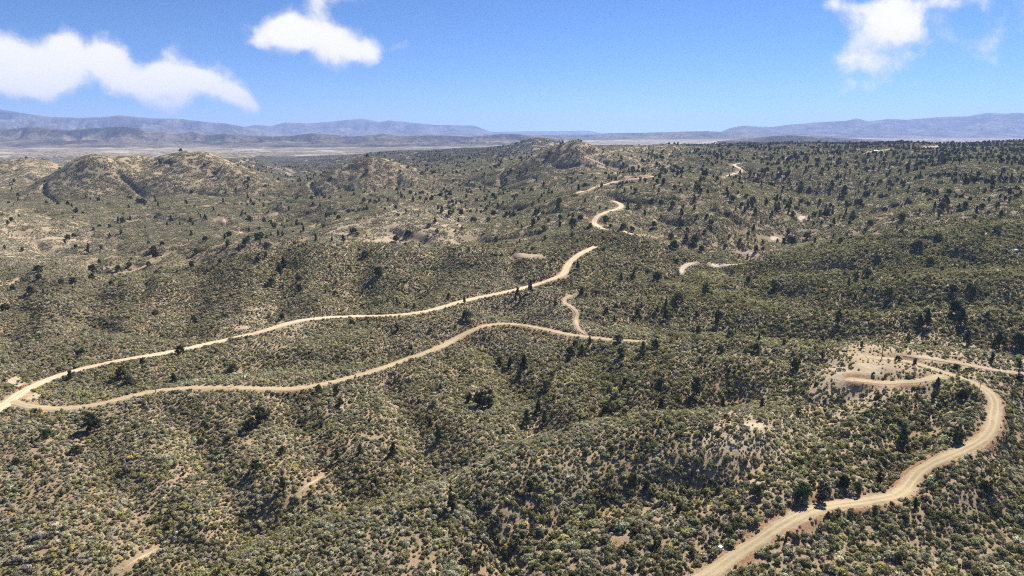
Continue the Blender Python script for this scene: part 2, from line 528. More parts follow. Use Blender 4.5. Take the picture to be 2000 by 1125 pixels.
# ------------------------------------------------------------------ roads and tracks
# name, trace, width, kind (0 pale main road, 1 graded road, 2 narrow track, 3 sandy wash), label
ROADS = [
    ("dirt_road", "-70 838;0 797;25 778;50 761;90 742;130 728;180 715;240 703;290 695;340 687;390 675;440 664;490 654;530 643;555 633;585 626;640 620;700 617;760 617;810 613;850 605;895 590;940 580;985 571;1010 566;1053 554;1091 542;1105 533;1105 522;1115 509;1133 495;1162 482", 5.7, 0),
    ("dirt_road", "1214 451;1222 455;1235 459;1250 460;1268 461", 5.0, 0),
    ("dirt_road", "1180 448;1172 445;1163 439;1157 430;1163 425;1171 420;1187 413;1208 408;1216 403;1211 397;1199 393", 5.6, 0),
    ("dirt_road", "1124 378;1139 374;1160 367;1187 359;1203 355;1235 350;1267 347;1291 343", 6.0, 0),
    ("dirt_road", "1411 347;1429 341;1437 338;1453 333;1443 328;1431 323;1437 320;1447 319", 6.0, 0),
    ("dirt_road", "22 784;40 792;70 797;110 800;160 797;200 790;230 781;265 771;300 764;330 760;380 757;430 757;480 758;540 760;590 760;625 752;680 739;740 722;800 700;850 683;880 668;900 655;930 640;960 633;1000 631;1040 638;1080 647;1120 656;1160 660;1200 664;1250 667", 4.6, 1),
    ("dirt_road", "1340 1150;1375 1128;1410 1104;1455 1074;1500 1044;1540 1014;1580 996;1620 986;1687 981;1740 973;1770 962;1777 942;1784 925;1807 910;1847 894;1887 876;1921 862;1937 846;1940 825;1939 812;1944 796;1947 780;1938 770;1924 760;1912 753;1896 745;1880 739;1858 733;1836 727;1824 721;1812 716;1792 708;1770 704;1740 701;1712 699;1692 698", 4.7, 1),
    ("dirt_road", "1838 734;1824 740;1800 745;1770 748;1740 749.5;1712 750;1686 747;1668 742", 4.2, 1),
    ("dirt_track", "1764 695;1790 698;1836 703;1880 711;1940 723;1995 731;2060 742", 3.2, 2),
    ("dirt_track", "1124 575;1105 581;1097 587;1108 596;1126 606;1129 611;1124 626;1129 644;1144 654", 2.4, 2),
    ("dirt_track", "437 425;437 443;452 444;467 445;472 457", 4.0, 2),
    ("dirt_track", "322 497;305 507;283 519;264 530;227 534", 2.6, 2),
    ("dirt_track", "-20 560;0 558;24 555;37 541", 1.6, 2),
    ("dirt_track", "632 928;610 945;588 955;582 965", 1.0, 2),
    ("dirt_track", "306 1072;285 1085;262 1098;240 1112", 1.3, 2),
    ("dirt_clearing", "1678 301;1690 299;1705 297;1722 294;1738 291", 11.0, 1),
    ("dirt_clearing", "1802 289;1812 288;1824 287;1836 284", 11.0, 1),
    ("sandy_wash", "1330 535;1333 522;1345 516;1362 513", 3.4, 3),
    ("sandy_wash", "1388 519;1410 517;1430 518;1452 514", 5.0, 3),
    ("sandy_wash", "1448 495;1455 492;1466 497;1476 500", 6.0, 3),
    ("sandy_wash", "1508 470;1512 462;1520 465;1527 469", 6.0, 3),
    ("sandy_wash", "1565 435;1560 428;1572 422", 5.0, 3),
    ("dirt_track", "1003 500;1020 499;1040 500;1054 501", 9.0, 2),
]
for r in range(len(ROADS)):
    nm, tr, wd, kd = ROADS[r]
    ROADS[r] = (nm, polyline_world(tr, 1.6, 9 if kd < 2 else 5), wd, kd)
    print(r, nm, len(ROADS[r][1]), ROADS[r][1][[0, -1]].round(0).tolist())


def run_mean(q, k):
    k = max(1, min(k, (len(q) - 1) // 2 * 2 - 1))
    if k < 3:
        return q
    pad = k // 2
    e = np.concatenate([2 * q[0] - q[pad:0:-1], q, 2 * q[-1] - q[-2:-pad - 2:-1]])
    return np.convolve(e, np.ones(k) / k, 'valid')


DROAD = np.full(GZ.shape, 1e9)       # distance beyond the edge of the nearest road
DCUT = np.full(GZ.shape, 1e9)
for (nm, pl, wd, kd) in ROADS:
    D, N = min_dist(GX, GY, pl, 22.0)
    if kd < 2:
        zr = run_mean(height(pl[:, 0], pl[:, 1]), 15)
        hw = wd / 2
        wgt = 1 - sstep(hw + 0.6, hw + 4.2, D)
        GZ += (zr[N] - GZ) * wgt * (D < 1e8)
        DCUT = np.minimum(DCUT, D - hw)
    DROAD = np.minimum(DROAD, D - wd / 2)

# gradients for slope and facing
gz_i = np.gradient(GZ, axis=0) / np.gradient(GY, axis=0)
gz_j = np.gradient(GZ, axis=1) / np.gradient(GX, axis=1)
SX = gz_j                                  # dz/dx along a row
SY = gz_i - GT * gz_j                      # dz/dy at constant x


def soften(G, k):
    for ax in (0, 1):
        c = np.cumsum(np.concatenate([np.repeat(np.take(G, [0], ax), k + 1, ax), G, np.repeat(np.take(G, [-1], ax), k, ax)], ax), ax)
        n = c.shape[ax]
        G = (np.take(c, range(2 * k + 1, n), ax) - np.take(c, range(0, n - 2 * k - 1), ax)) / (2 * k + 1)
    return G


SMX, SMY = soften(SX, 5), soften(SY, 5)

# ------------------------------------------------------------------ what grows where
# u v | small density, large density, size | sage olive dark twig yellow brown | bare-ground lightness, redness
VEG = """
100 900 .80 .12 .95 .42 .14 .08 .16 .06 .14 .45 .5
420 860 .80 .22 .95 .40 .18 .14 .14 .06 .08 .45 .6
180 990 .80 .25 .95 .36 .22 .08 .16 .10 .08 .40 .6
300 1080 .80 .35 1.0 .32 .32 .10 .10 .12 .04 .5 .4
620 860 .75 .22 .95 .45 .15 .14 .12 .04 .10 .5 .7
560 930 .70 .25 .95 .42 .18 .14 .12 .04 .10 .6 .7
700 980 .95 .40 1.0 .35 .42 .08 .05 .12 .00 .4 .3
420 1080 .95 .45 1.0 .32 .42 .08 .05 .14 .00 .4 .3
640 1060 .90 .25 1.0 .60 .20 .02 .14 .04 .00 .5 .3
900 960 .95 .18 1.0 .72 .10 .02 .14 .02 .00 .5 .3
1050 880 .95 .18 .95 .68 .10 .04 .16 .02 .00 .5 .3
1000 1060 .60 .65 1.15 .40 .26 .24 .08 .04 .00 .4 .6
1250 900 .80 .28 1.0 .55 .18 .14 .10 .03 .00 .5 .5
1200 1030 .55 .60 1.15 .42 .22 .22 .10 .04 .00 .5 .6
1430 840 .72 .15 .9 .45 .15 .05 .20 .05 .10 .95 .2
1560 830 .70 .35 1.0 .38 .20 .22 .12 .06 .02 .8 .3
1400 980 .50 .55 1.1 .40 .24 .22 .10 .04 .00 .6 .5
1730 840 .65 .70 1.1 .22 .32 .36 .06 .04 .00 .6 .6
1620 920 .50 .60 1.1 .28 .28 .32 .08 .04 .00 .6 .6
1650 1080 .60 .70 1.1 .30 .34 .24 .08 .04 .00 .5 .5
1880 1000 .70 .50 1.0 .38 .34 .16 .08 .04 .00 .5 .5
1960 1090 .60 .60 1.1 .36 .34 .18 .08 .04 .00 .5 .5
1980 800 .65 .45 1.0 .30 .34 .20 .10 .06 .00 .6 .4
1680 722 .15 .03 .8 .40 .10 .05 .30 .10 .05 1.0 .35
1850 700 .50 .20 .9 .35 .25 .08 .26 .06 .00 .85 .3
1560 700 .80 .30 .95 .45 .25 .12 .14 .04 .00 .6 .3
1300 720 .95 .45 1.0 .36 .46 .06 .06 .06 .00 .4 .3
1150 740 .90 .40 1.0 .36 .40 .14 .06 .04 .00 .4 .4
1330 800 .85 .45 1.0 .36 .26 .28 .08 .02 .00 .4 .4
900 770 .88 .32 .95 .34 .26 .18 .10 .04 .08 .45 .5
700 800 .88 .30 .95 .40 .24 .16 .12 .02 .06 .45 .5
650 690 .90 .28 .95 .46 .32 .06 .12 .04 .00 .45 .3
1000 600 .95 .08 .9 .40 .06 .02 .50 .02 .00 .5 .2
850 640 .95 .12 .9 .44 .14 .04 .36 .02 .00 .5 .2
1090 640 .90 .10 .9 .46 .08 .04 .36 .02 .04 .6 .2
1350 675 .85 .20 .95 .44 .16 .06 .30 .04 .00 .6 .2
200 745 .85 .30 .95 .28 .34 .08 .16 .14 .00 .45 .3
420 720 .90 .25 .95 .40 .26 .06 .20 .08 .00 .45 .3
150 650 .92 .12 .95 .26 .10 .12 .22 .02 .28 .45 .5
400 600 .90 .12 .95 .26 .08 .12 .18 .02 .34 .5 .4
100 570 .92 .12 .95 .24 .06 .12 .20 .02 .36 .5 .4
560 570 .90 .22 .95 .38 .14 .16 .10 .02 .20 .5 .4
800 550 .90 .22 .95 .40 .14 .16 .10 .02 .18 .5 .4
520 640 .60 .08 .9 .34 .08 .04 .28 .02 .24 .9 .15
60 460 .56 .05 .9 .28 .04 .04 .18 .06 .40 1.0 .1
20 440 .56 .05 .9 .28 .04 .04 .18 .06 .40 1.0 .1
300 480 .88 .28 .95 .36 .16 .24 .10 .02 .14 .55 .3
280 410 .90 .40 1.0 .36 .20 .32 .06 .02 .06 .45 .3
100 400 .90 .40 1.0 .36 .18 .32 .06 .02 .08 .45 .3
500 440 .90 .40 1.0 .36 .20 .32 .06 .02 .06 .45 .3
600 400 .90 .40 1.0 .36 .20 .34 .04 .02 .06 .45 .3
780 425 .56 .10 .95 .40 .06 .06 .18 .02 .28 1.0 .1
840 440 .56 .12 .95 .40 .06 .06 .18 .02 .28 1.0 .1
720 440 .56 .12 .95 .40 .06 .06 .18 .02 .28 1.0 .1
700 400 .80 .35 1.0 .34 .18 .32 .04 .02 .10 .5 .3
1000 420 .80 .30 1.0 .38 .14 .24 .08 .02 .14 .6 .3
1150 500 .88 .25 1.0 .42 .14 .20 .10 .02 .12 .5 .4
1300 420 .85 .28 1.0 .40 .16 .22 .10 .02 .10 .5 .4
1300 520 .88 .28 1.0 .40 .16 .22 .10 .02 .10 .5 .4
1450 450 .80 .35 1.0 .38 .18 .26 .10 .02 .06 .5 .4
1350 570 .92 .30 1.0 .32 .34 .08 .10 .14 .02 .5 .3
1450 620 .90 .40 1.0 .36 .32 .16 .08 .06 .02 .4 .3
1600 520 .85 .45 1.0 .32 .36 .22 .06 .04 .00 .45 .3
1750 580 .72 .60 1.05 .28 .34 .30 .06 .02 .00 .5 .3
1900 640 .65 .60 1.05 .30 .28 .30 .10 .02 .00 .5 .4
1600 640 .75 .50 1.0 .34 .28 .26 .10 .02 .00 .5 .4
1900 470 .85 .55 1.05 .26 .48 .20 .02 .04 .00 .45 .3
1750 430 .80 .55 1.05 .32 .36 .28 .02 .02 .00 .45 .3
1600 370 .75 .60 1.05 .30 .24 .42 .02 .02 .00 .45 .3
1850 340 .75 .65 1.05 .28 .26 .44 .02 .00 .00 .4 .3
1500 310 .75 .50 1.05 .32 .20 .40 .02 .00 .06 .5 .3
1800 295 .75 .65 1.05 .26 .24 .50 .00 .00 .00 .4 .3
1130 300 .55 .15 1.0 .34 .08 .14 .06 .02 .36 .9 .2
1080 302 .55 .12 1.0 .34 .08 .12 .06 .02 .38 .9 .2
1160 292 .5 .12 1.0 .34 .08 .12 .06 .02 .38 .9 .2
1050 350 .70 .30 1.0 .36 .12 .26 .06 .02 .18 .65 .3
380 330 .55 .25 1.0 .30 .08 .22 .06 .02 .32 .85 .2
170 350 .55 .30 1.0 .28 .08 .30 .06 .02 .26 .85 .2
60 330 .55 .12 1.0 .30 .06 .10 .10 .02 .42 .9 .2
720 330 .55 .25 1.0 .32 .10 .22 .06 .02 .28 .8 .2
900 340 .65 .30 1.0 .34 .12 .28 .04 .02 .20 .65 .2
600 340 .70 .35 1.0 .32 .10 .36 .04 .00 .18 .6 .2
900 300 .75 .45 1.0 .30 .14 .46 .00 .00 .10 .5 .2
300 290 .35 .15 1.0 .40 .05 .25 .10 .00 .20 .95 .1
"""
VEGA = np.array([[float(q) for q in r.split()] for r in VEG.strip().split("\n")])
WARP = 26.0


def veg_at(X, Y, Z):
    """ten numbers of the vegetation at points of the land, blended from the survey above"""
    u, v, _ = project(X, Y, Z)
    u = u + WARP * 1.6 * fbm(X / 45, Y / 60, 3, 31)
    v = v + WARP * fbm(X / 45 + 7, Y / 60, 3, 35) * np.clip((v - 250) / 400, 0.1, 1)
    # distances in the photograph shrink towards the horizon
    sy = 1.0 / np.clip((v - 240) * 0.18, 6, 120)
    sx = 1.0 / np.clip((v - 150) * 0.28, 40, 200)
    out = np.zeros((len(u), VEGA.shape[1] - 2))
    W = np.zeros(len(u))
    for r in VEGA:
        d2 = ((u - r[0]) * sx) ** 2 + ((v - r[1]) * sy) ** 2
        w = 1.0 / (d2 + 0.05) ** 2
        W += w
        out += w[:, None] * r[None, 2:]
    return out / W[:, None]


# bare places: u, v, half-width, half-height in the photograph
BARE = [(1662, 733, 50, 16), (1692, 716, 32, 6), (1705, 297, 26, 3.0), (1815, 287, 22, 2.6), (1660, 289, 9, 1.6), (1540, 309, 9, 2), (1598, 289, 9, 1.6), (1030, 500, 27, 3), (1470, 832, 22, 7), (475, 640, 16, 5),
        (560, 632, 20, 5), (745, 470, 30, 3), (1470, 498, 14, 3), 
        (60, 775, 22, 10), (30, 745, 16, 9), (1810, 700, 36, 6), (1100, 540, 20, 4)]


def bare_at(X, Y, Z):
    u, v, _ = project(X, Y, Z)
    s = np.zeros(len(u))
    nz = 0.7 * fbm(X / 11, Y / 11, 3, 61)
    for (bu, bv, ru, rv) in BARE:
        d = ((u - bu) / ru) ** 2 + ((v - bv) / rv) ** 2
        s = np.maximum(s, 1 - sstep(0.3, 1.5, d + nz))
    return s


# ------------------------------------------------------------------ materials
def new_mat(name):
    m = bpy.data.materials.new(name)
    m.use_nodes = True
    return m, NT(m.node_tree)


def leaf_material(name, attr, base=None, trans=0.28, var=0.35):
    m, w = new_mat(name)
    out = w.n('ShaderNodeOutputMaterial')
    dif = w.n('ShaderNodeBsdfDiffuse')
    tr = w.n('ShaderNodeBsdfTranslucent')
    mixs = w.n('ShaderNodeMixShader')
    mixs.inputs[0].default_value = trans
    w.link(dif.outputs[0], mixs.inputs[1])
    w.link(tr.outputs[0], mixs.inputs[2])
    w.link(mixs.outputs[0], out.inputs[0])
    if attr:
        at = w.n('ShaderNodeAttribute', attribute_type='INSTANCER', attribute_name=attr)
        c = at.outputs['Color']
    else:
        c = base
    lf = w.n('ShaderNodeAttribute', attribute_type='GEOMETRY', attribute_name='lf')
    oi = w.n('ShaderNodeObjectInfo')
    rnd = w.math('MULTIPLY_ADD', oi.outputs['Random'], var, 1 - var / 2)
    k = w.math('MULTIPLY', lf.outputs['Fac'], rnd)
    nd = w.n('ShaderNodeVectorMath', operation='SCALE')
    w.put(nd.inputs[0], c)
    w.link(k, nd.inputs[3])
    w.link(nd.outputs[0], dif.inputs[0])
    w.link(w.mix(1.0, nd.outputs[0], (1.1, 1.12, 0.75, 1), 'MULTIPLY'), tr.inputs[0])
    return m


MAT_SCRUB = leaf_material("scrub_leaves", "tone", trans=0.38)
MAT_CROWN = leaf_material("evergreen_needles", "tone", trans=0.25, var=0.3)


def simple_mat(name, col, rough=0.8, noise_scale=None, amount=0.3, metal=0.0):
    m, w = new_mat(name)
    out = w.n('ShaderNodeOutputMaterial')
    b = w.n('ShaderNodeBsdfPrincipled')
    w.link(b.outputs[0], out.inputs[0])
    b.inputs['Roughness'].default_value = rough
    b.inputs['Metallic'].default_value = metal
    b.inputs['Specular IOR Level'].default_value = 0.25
    if noise_scale:
        tc = w.n('ShaderNodeTexCoord')
        nn = w.noise(tc.outputs['Object'], noise_scale, 5)
        k = w.math('MULTIPLY_ADD', nn, 2 * amount, 1 - amount)
        nd = w.n('ShaderNodeVectorMath', operation='SCALE')
        nd.inputs[0].default_value = col[:3]
        w.link(k, nd.inputs[3])
        w.link(nd.outputs[0], b.inputs['Base Color'])
    else:
        b.inputs['Base Color'].default_value = (*col[:3], 1)
    return m


MAT_BARK = simple_mat("bark", (0.09, 0.07, 0.055), 0.95, 3.0)
MAT_DEADWOOD = simple_mat("grey_dead_wood", (0.30, 0.28, 0.27), 0.95, 3.0)
MAT_POLE = simple_mat("weathered_pole_wood", (0.07, 0.05, 0.04), 0.9, 2.0)
MAT_STEEL = simple_mat("dark_painted_steel", (0.10, 0.105, 0.11), 0.6)
MAT_CERAMIC = simple_mat("brown_ceramic", (0.10, 0.05, 0.035), 0.35)
MAT_WHITE = simple_mat("white_paint", (0.80, 0.80, 0.80), 0.45, 4.0, 0.05)
MAT_CAR = simple_mat("white_car_paint", (0.78, 0.79, 0.82), 0.3)
MAT_GLASS = simple_mat("dark_car_glass", (0.03, 0.035, 0.045), 0.12)
MAT_TYRE = simple_mat("tyre_rubber", (0.025, 0.025, 0.025), 0.9)
MAT_CONCRETE = simple_mat("concrete", (0.38, 0.36, 0.33), 0.9, 2.0)
MAT_WALL = simple_mat("pale_stucco", (0.62, 0.56, 0.54), 0.9, 1.0, 0.08)
MAT_ROOF = simple_mat("light_metal_roof", (0.42, 0.38, 0.40), 0.5, 1.0, 0.08)
MAT_ROCK = simple_mat("pale_rock", (0.34, 0.29, 0.23), 0.95, 0.9, 0.35)


def terrain_material():
    m, w = new_mat("desert_soil")
    out = w.n('ShaderNodeOutputMaterial')
    b = w.n('ShaderNodeBsdfPrincipled')
    b.inputs['Roughness'].default_value = 0.95
    b.inputs['Specular IOR Level'].default_value = 0.1
    w.link(b.outputs[0], out.inputs[0])
    at = w.n('ShaderNodeAttribute', attribute_name='soil')
    ge = w.n('ShaderNodeNewGeometry')
    pos = ge.outputs['Position']
    n1 = w.noise(pos, 0.09, 6, 0.6)
    n2 = w.noise(pos, 0.9, 5, 0.65)
    n3 = w.noise(pos, 0.012, 5, 0.55)
    k = w.math('MULTIPLY', w.math('MULTIPLY_ADD', n1, 0.7, 0.65), w.math('MULTIPLY_ADD', n2, 0.8, 0.6))
    k = w.math('MULTIPLY', k, w.math('MULTIPLY_ADD', n3, 0.4, 0.8))
    nd = w.n('ShaderNodeVectorMath', operation='SCALE')
    w.link(at.outputs['Color'], nd.inputs[0])
    w.link(k, nd.inputs[3])
    # speckle of far brush where the bushes can no longer be told apart
    fa = w.n('ShaderNodeAttribute', attribute_name='brush')
    vor = w.n('ShaderNodeTexVoronoi')
    w.link(pos, vor.inputs['Vector'])
    vor.inputs['Scale'].default_value = 0.055
    sp = w.smooth(w.math('ADD', vor.outputs['Distance'], w.math('MULTIPLY', w.noise(pos, 0.004, 5, 0.6), -1.1)), -0.25, 0.25, 1.0, 0.0)
    brush = w.mix(w.math('MULTIPLY', sp, fa.outputs['Fac']), nd.outputs[0], (0.055, 0.062, 0.045, 1))
    w.link(brush, b.inputs['Base Color'])
    bp = w.n('ShaderNodeBump')
    bp.inputs['Strength'].default_value = 0.6
    bp.inputs['Distance'].default_value = 0.5
    w.link(w.math('ADD', n2, w.math('MULTIPLY', n1, 2.0)), bp.inputs['Height'])
    w.link(bp.outputs[0], b.inputs['Normal'])
    return m


def road_material(name, c1, c2):
    m, w = new_mat(name)
    out = w.n('ShaderNodeOutputMaterial')
    b = w.n('ShaderNodeBsdfPrincipled')
    b.inputs['Roughness'].default_value = 0.95
    b.inputs['Specular IOR Level'].default_value = 0.1
    w.link(b.outputs[0], out.inputs[0])
    ge = w.n('ShaderNodeNewGeometry')
    pos = ge.outputs['Position']
    uv = w.n('ShaderNodeAttribute', attribute_name='across')
    a = uv.outputs['Fac']
    rut = w.math('ADD', w.math('EXPONENT', w.math('MULTIPLY', w.math('POWER', w.math('SUBTRACT', a, 0.42), 2.0), -42.0)),
                 w.math('EXPONENT', w.math('MULTIPLY', w.math('POWER', w.math('ADD', a, 0.42), 2.0), -42.0)))
    n1 = w.noise(pos, 0.35, 6, 0.65)
    n2 = w.noise(pos, 2.2, 4, 0.6)
    n3 = w.noise(pos, 0.05, 3, 0.5)
    f = w.math('ADD', w.math('MULTIPLY', n1, 0.75), w.math('MULTIPLY', n3, 0.5))
    f = w.math('SUBTRACT', w.math('MULTIPLY_ADD', rut, -0.46, f), -0.0)
    f = w.smooth(f, 0.3, 0.95)
    c = w.mix(f, c1, c2)
    k = w.math('MULTIPLY_ADD', n2, 0.5, 0.75)
    nd = w.n('ShaderNodeVectorMath', operation='SCALE')
    w.link(c, nd.inputs[0])
    w.link(k, nd.inputs[3])
    w.link(nd.outputs[0], b.inputs['Base Color'])
    bp = w.n('ShaderNodeBump')
    bp.inputs['Strength'].default_value = 0.5
    bp.inputs['Distance'].default_value = 0.25
    w.link(w.math('ADD', n1, n2), bp.inputs['Height'])
    w.link(bp.outputs[0], b.inputs['Normal'])
    return m


MAT_SOIL = terrain_material()
MAT_ROAD = [road_material("pale_road_dirt", (0.53, 0.435, 0.29, 1), (0.37, 0.285, 0.175, 1)),
            road_material("graded_road_dirt", (0.39, 0.31, 0.19, 1), (0.25, 0.19, 0.11, 1)),
            road_material("track_dirt", (0.40, 0.31, 0.21, 1), (0.28, 0.21, 0.14, 1)),
            road_material("wash_sand", (0.46, 0.39, 0.31, 1), (0.34, 0.28, 0.22, 1))]


# ------------------------------------------------------------------ mesh helpers
def link(o):
    COL.objects.link(o)
    return o


def mesh_np(name, verts, faces, mat=None, smooth=True, attrs=None):
    """verts (n,3), faces (m,k) array -> mesh data"""
    me = bpy.data.meshes.new(name)
    verts = np.asarray(verts, np.float32)
    faces = np.asarray(faces, np.int32)
    k = faces.shape[1]
    me.vertices.add(len(verts))
    me.vertices.foreach_set("co", verts.ravel())
    me.loops.add(faces.size)
    me.loops.foreach_set("vertex_index", faces.ravel())
    me.polygons.add(len(faces))
    me.polygons.foreach_set("loop_start", np.arange(0, faces.size, k, dtype=np.int32))
    me.polygons.foreach_set("loop_total", np.full(len(faces), k, np.int32))
    me.polygons.foreach_set("use_smooth", np.full(len(faces), smooth, bool))
    me.update(calc_edges=True)
    if mat:
        me.materials.append(mat)
    for (an, typ, dom, data) in attrs or ():
        at = me.attributes.new(an, typ, dom)
        key = {'FLOAT': 'value', 'FLOAT_COLOR': 'color', 'FLOAT_VECTOR': 'vector', 'INT': 'value'}[typ]
        at.data.foreach_set(key, np.ascontiguousarray(data).ravel())
    return me


def structure(name, me, label=None):
    o = link(bpy.data.objects.new(name, me))
    o["kind"] = "structure"
    if label:
        o["label"] = label
    return o


# ------------------------------------------------------------------ ground meshes
def build_ground():
    X, Y, Z = GX.ravel(), GY.ravel(), GZ.ravel()
    veg = veg_at(X, Y, Z)
    bare = bare_at(X, Y, Z)
    light, red = veg[:, 9], veg[:, 10]
    slope = np.hypot(SX, SY).ravel()
    n = 0.5 + 0.5 * np.clip(fbm(X / 30, Y / 30, 4, 71), -1, 1)
    n2 = 0.5 + 0.5 * np.clip(fbm(X / 11, Y / 11, 3, 75), -1, 1)
    tan = np.array([0.24, 0.175, 0.115])
    pale = np.array([0.41, 0.33, 0.225])
    rust = np.array([0.26, 0.145, 0.075])
    grass = np.array([0.29, 0.235, 0.12])
    c = tan + (pale - tan) * np.clip(light - 0.35 + 0.5 * (n - 0.5), 0, 1)[:, None]
    c = c + (rust - c) * np.clip(red * (0.25 + 0.9 * (n2 - 0.35)), 0, 0.8)[:, None]
    c = c + (grass - c) * np.clip((0.6 - n) * 0.9, 0, 0.5)[:, None]
    c = c + (pale * 1.02 - c) * (bare * 0.75)[:, None]
    # soil laid open by road cuts
    cut = DCUT.ravel()
    fresh = (1 - sstep(1.0, 4.5, cut + 2.0 * (n2 - 0.5))) * sstep(0.05, 0.24, slope)
    cutc = np.array([0.25, 0.130, 0.066])
    c = c + (cutc - c) * (fresh * 0.85)[:, None]
    verge = (1 - sstep(0.3, 2.2, cut + 1.5 * (n2 - 0.5))) * (1 - fresh)
    c = c + (np.array([0.36, 0.275, 0.18]) - c) * (verge * 0.45)[:, None]
    # beyond the bushes that are built, the ground carries the mean colour of its brush
    farw = 0.75 * sstep(560, 900, Y) + 0.25 * sstep(2300, 3600, Y)
    mean = np.array([0.120, 0.108, 0.078])
    cov = np.clip(veg[:, 0] * 0.6 + veg[:, 1] * 0.3, 0, 0.8)
    c = c + (mean - c) * (farw * cov * (1 - 0.85 * sstep(0.6, 0.85, light)))[:, None]
    dry = sstep(0.22, 0.5, fbm(X / 600, Y / 420, 5, 91, 0.62)) * sstep(2600, 4200, Y)
    c = c + (np.array([0.40, 0.355, 0.30]) - c) * (dry * 0.8)[:, None]
    soil = np.concatenate([c, np.ones((len(c), 1))], 1).astype(np.float32)
    brush = (sstep(1700, 3200, Y) * np.clip(veg[:, 0] + veg[:, 1] * 0.5 + 0.45 * sstep(2600, 4000, Y), 0, 1) * 0.9 * (1 - dry * 0.7)).astype(np.float32)
    V = np.stack([X, Y, Z], 1)
    ii, jj = np.meshgrid(np.arange(NR - 1), np.arange(NC - 1), indexing='ij')
    a = (ii * NC + jj).ravel()
    F = np.stack([a, a + 1, a + NC + 1, a + NC], 1)
    fid = dome_ids[:-1, :-1].ravel().copy()
    rows_f = ii.ravel()
    fid[(fid < 0) & (ROWS[rows_f] > 3600)] = 100
    for k in np.unique(fid):
        sel = F[fid == k]
        used, inv = np.unique(sel, return_inverse=True)
        faces = inv.reshape(sel.shape)
        name = "terrain" if k == -1 else ("valley_plain" if k == 100 else "hill")
        me = mesh_np(name, V[used], faces, MAT_SOIL, True,
                     [("soil", 'FLOAT_COLOR', 'POINT', soil[used]), ("brush", 'FLOAT', 'POINT', brush[used])])
        structure(name, me)


build_ground()


def build_roads():
    for r, (nm, pl, wd, kd) in enumerate(ROADS):
        n = len(pl)
        tg = np.gradient(pl, axis=0)
        tg /= np.linalg.norm(tg, axis=1)[:, None] + 1e-9
        nr = np.stack([-tg[:, 1], tg[:, 0]], 1)
        s = np.arange(n) * 1.6
        dist = np.hypot(pl[:, 0], pl[:, 1])
        offs = np.array([-1.12, -0.95, -0.7, -0.35, 0, 0.35, 0.7, 0.95, 1.12])
        wl = wd / 2 * (1 + 0.16 * perlin(s / 9, s * 0 + r * 3.1, 51) + (0.15 * perlin(s / 3, s * 0 + r, 53)))
        wr = wd / 2 * (1 + 0.16 * perlin(s / 9, s * 0 + r * 5.7, 55) + (0.15 * perlin(s / 3, s * 0 + r, 57)))
        if kd >= 2:      # tracks and sand taper out
            e = np.clip(np.minimum(np.arange(n), np.arange(n)[::-1]) * 1.6 / 6.0, 0.25, 1)
            wl, wr = wl * e, wr * e
        V, A = [], []
        for q in offs:
            w_ = np.where(q < 0, wl, wr)
            x, y = pl[:, 0] + nr[:, 0] * q * w_, pl[:, 1] + nr[:, 1] * q * w_
            z = height(x, y)
            lift = 0.10 + 0.00022 * dist
            z = z + (lift * (1.0 if abs(q) < 0.9 else 0.7) if abs(q) < 0.99 else -0.12)
            if abs(q) < 0.01:
                z = z + 0.04
            V.append(np.stack([x, y, z], 1))
            A.append(np.full(n, q))
        V = np.stack(V, 1).reshape(-1, 3)
        A = np.stack(A, 1).ravel().astype(np.float32)
        m = len(offs)
        ii, jj = np.meshgrid(np.arange(n - 1), np.arange(m - 1), indexing='ij')
        a = (ii * m + jj).ravel()
        F = np.stack([a, a + m, a + m + 1, a + 1], 1)[:, ::-1]
        structure(nm, mesh_np(nm, V, F, MAT_ROAD[kd], True, [("across", 'FLOAT', 'POINT', A)]))


build_roads()


# ------------------------------------------------------------------ mountains along the horizon
def mountain_material(name, c1, c2):
    m, w = new_mat(name)
    out = w.n('ShaderNodeOutputMaterial')
    b = w.n('ShaderNodeBsdfDiffuse')
    w.link(b.outputs[0], out.inputs[0])
    ge = w.n('ShaderNodeNewGeometry')
    n1 = w.noise(ge.outputs['Position'], 0.0022, 9, 0.66)
    n2 = w.noise(ge.outputs['Position'], 0.03, 6, 0.6)
    f = w.smooth(w.math('ADD', w.math('MULTIPLY', n1, 0.7), w.math('MULTIPLY', n2, 0.4)), 0.44, 0.67)
    w.link(w.mix(f, c1, c2), b.inputs[0])
    return m


MAT_MOUNT = mountain_material("mountain_scrub_and_rock", (0.020, 0.022, 0.020, 1), (0.17, 0.147, 0.125, 1))
MAT_FOOT = mountain_material("foothill_scrub_and_soil", (0.034, 0.034, 0.028, 1), (0.18, 0.15, 0.115, 1))

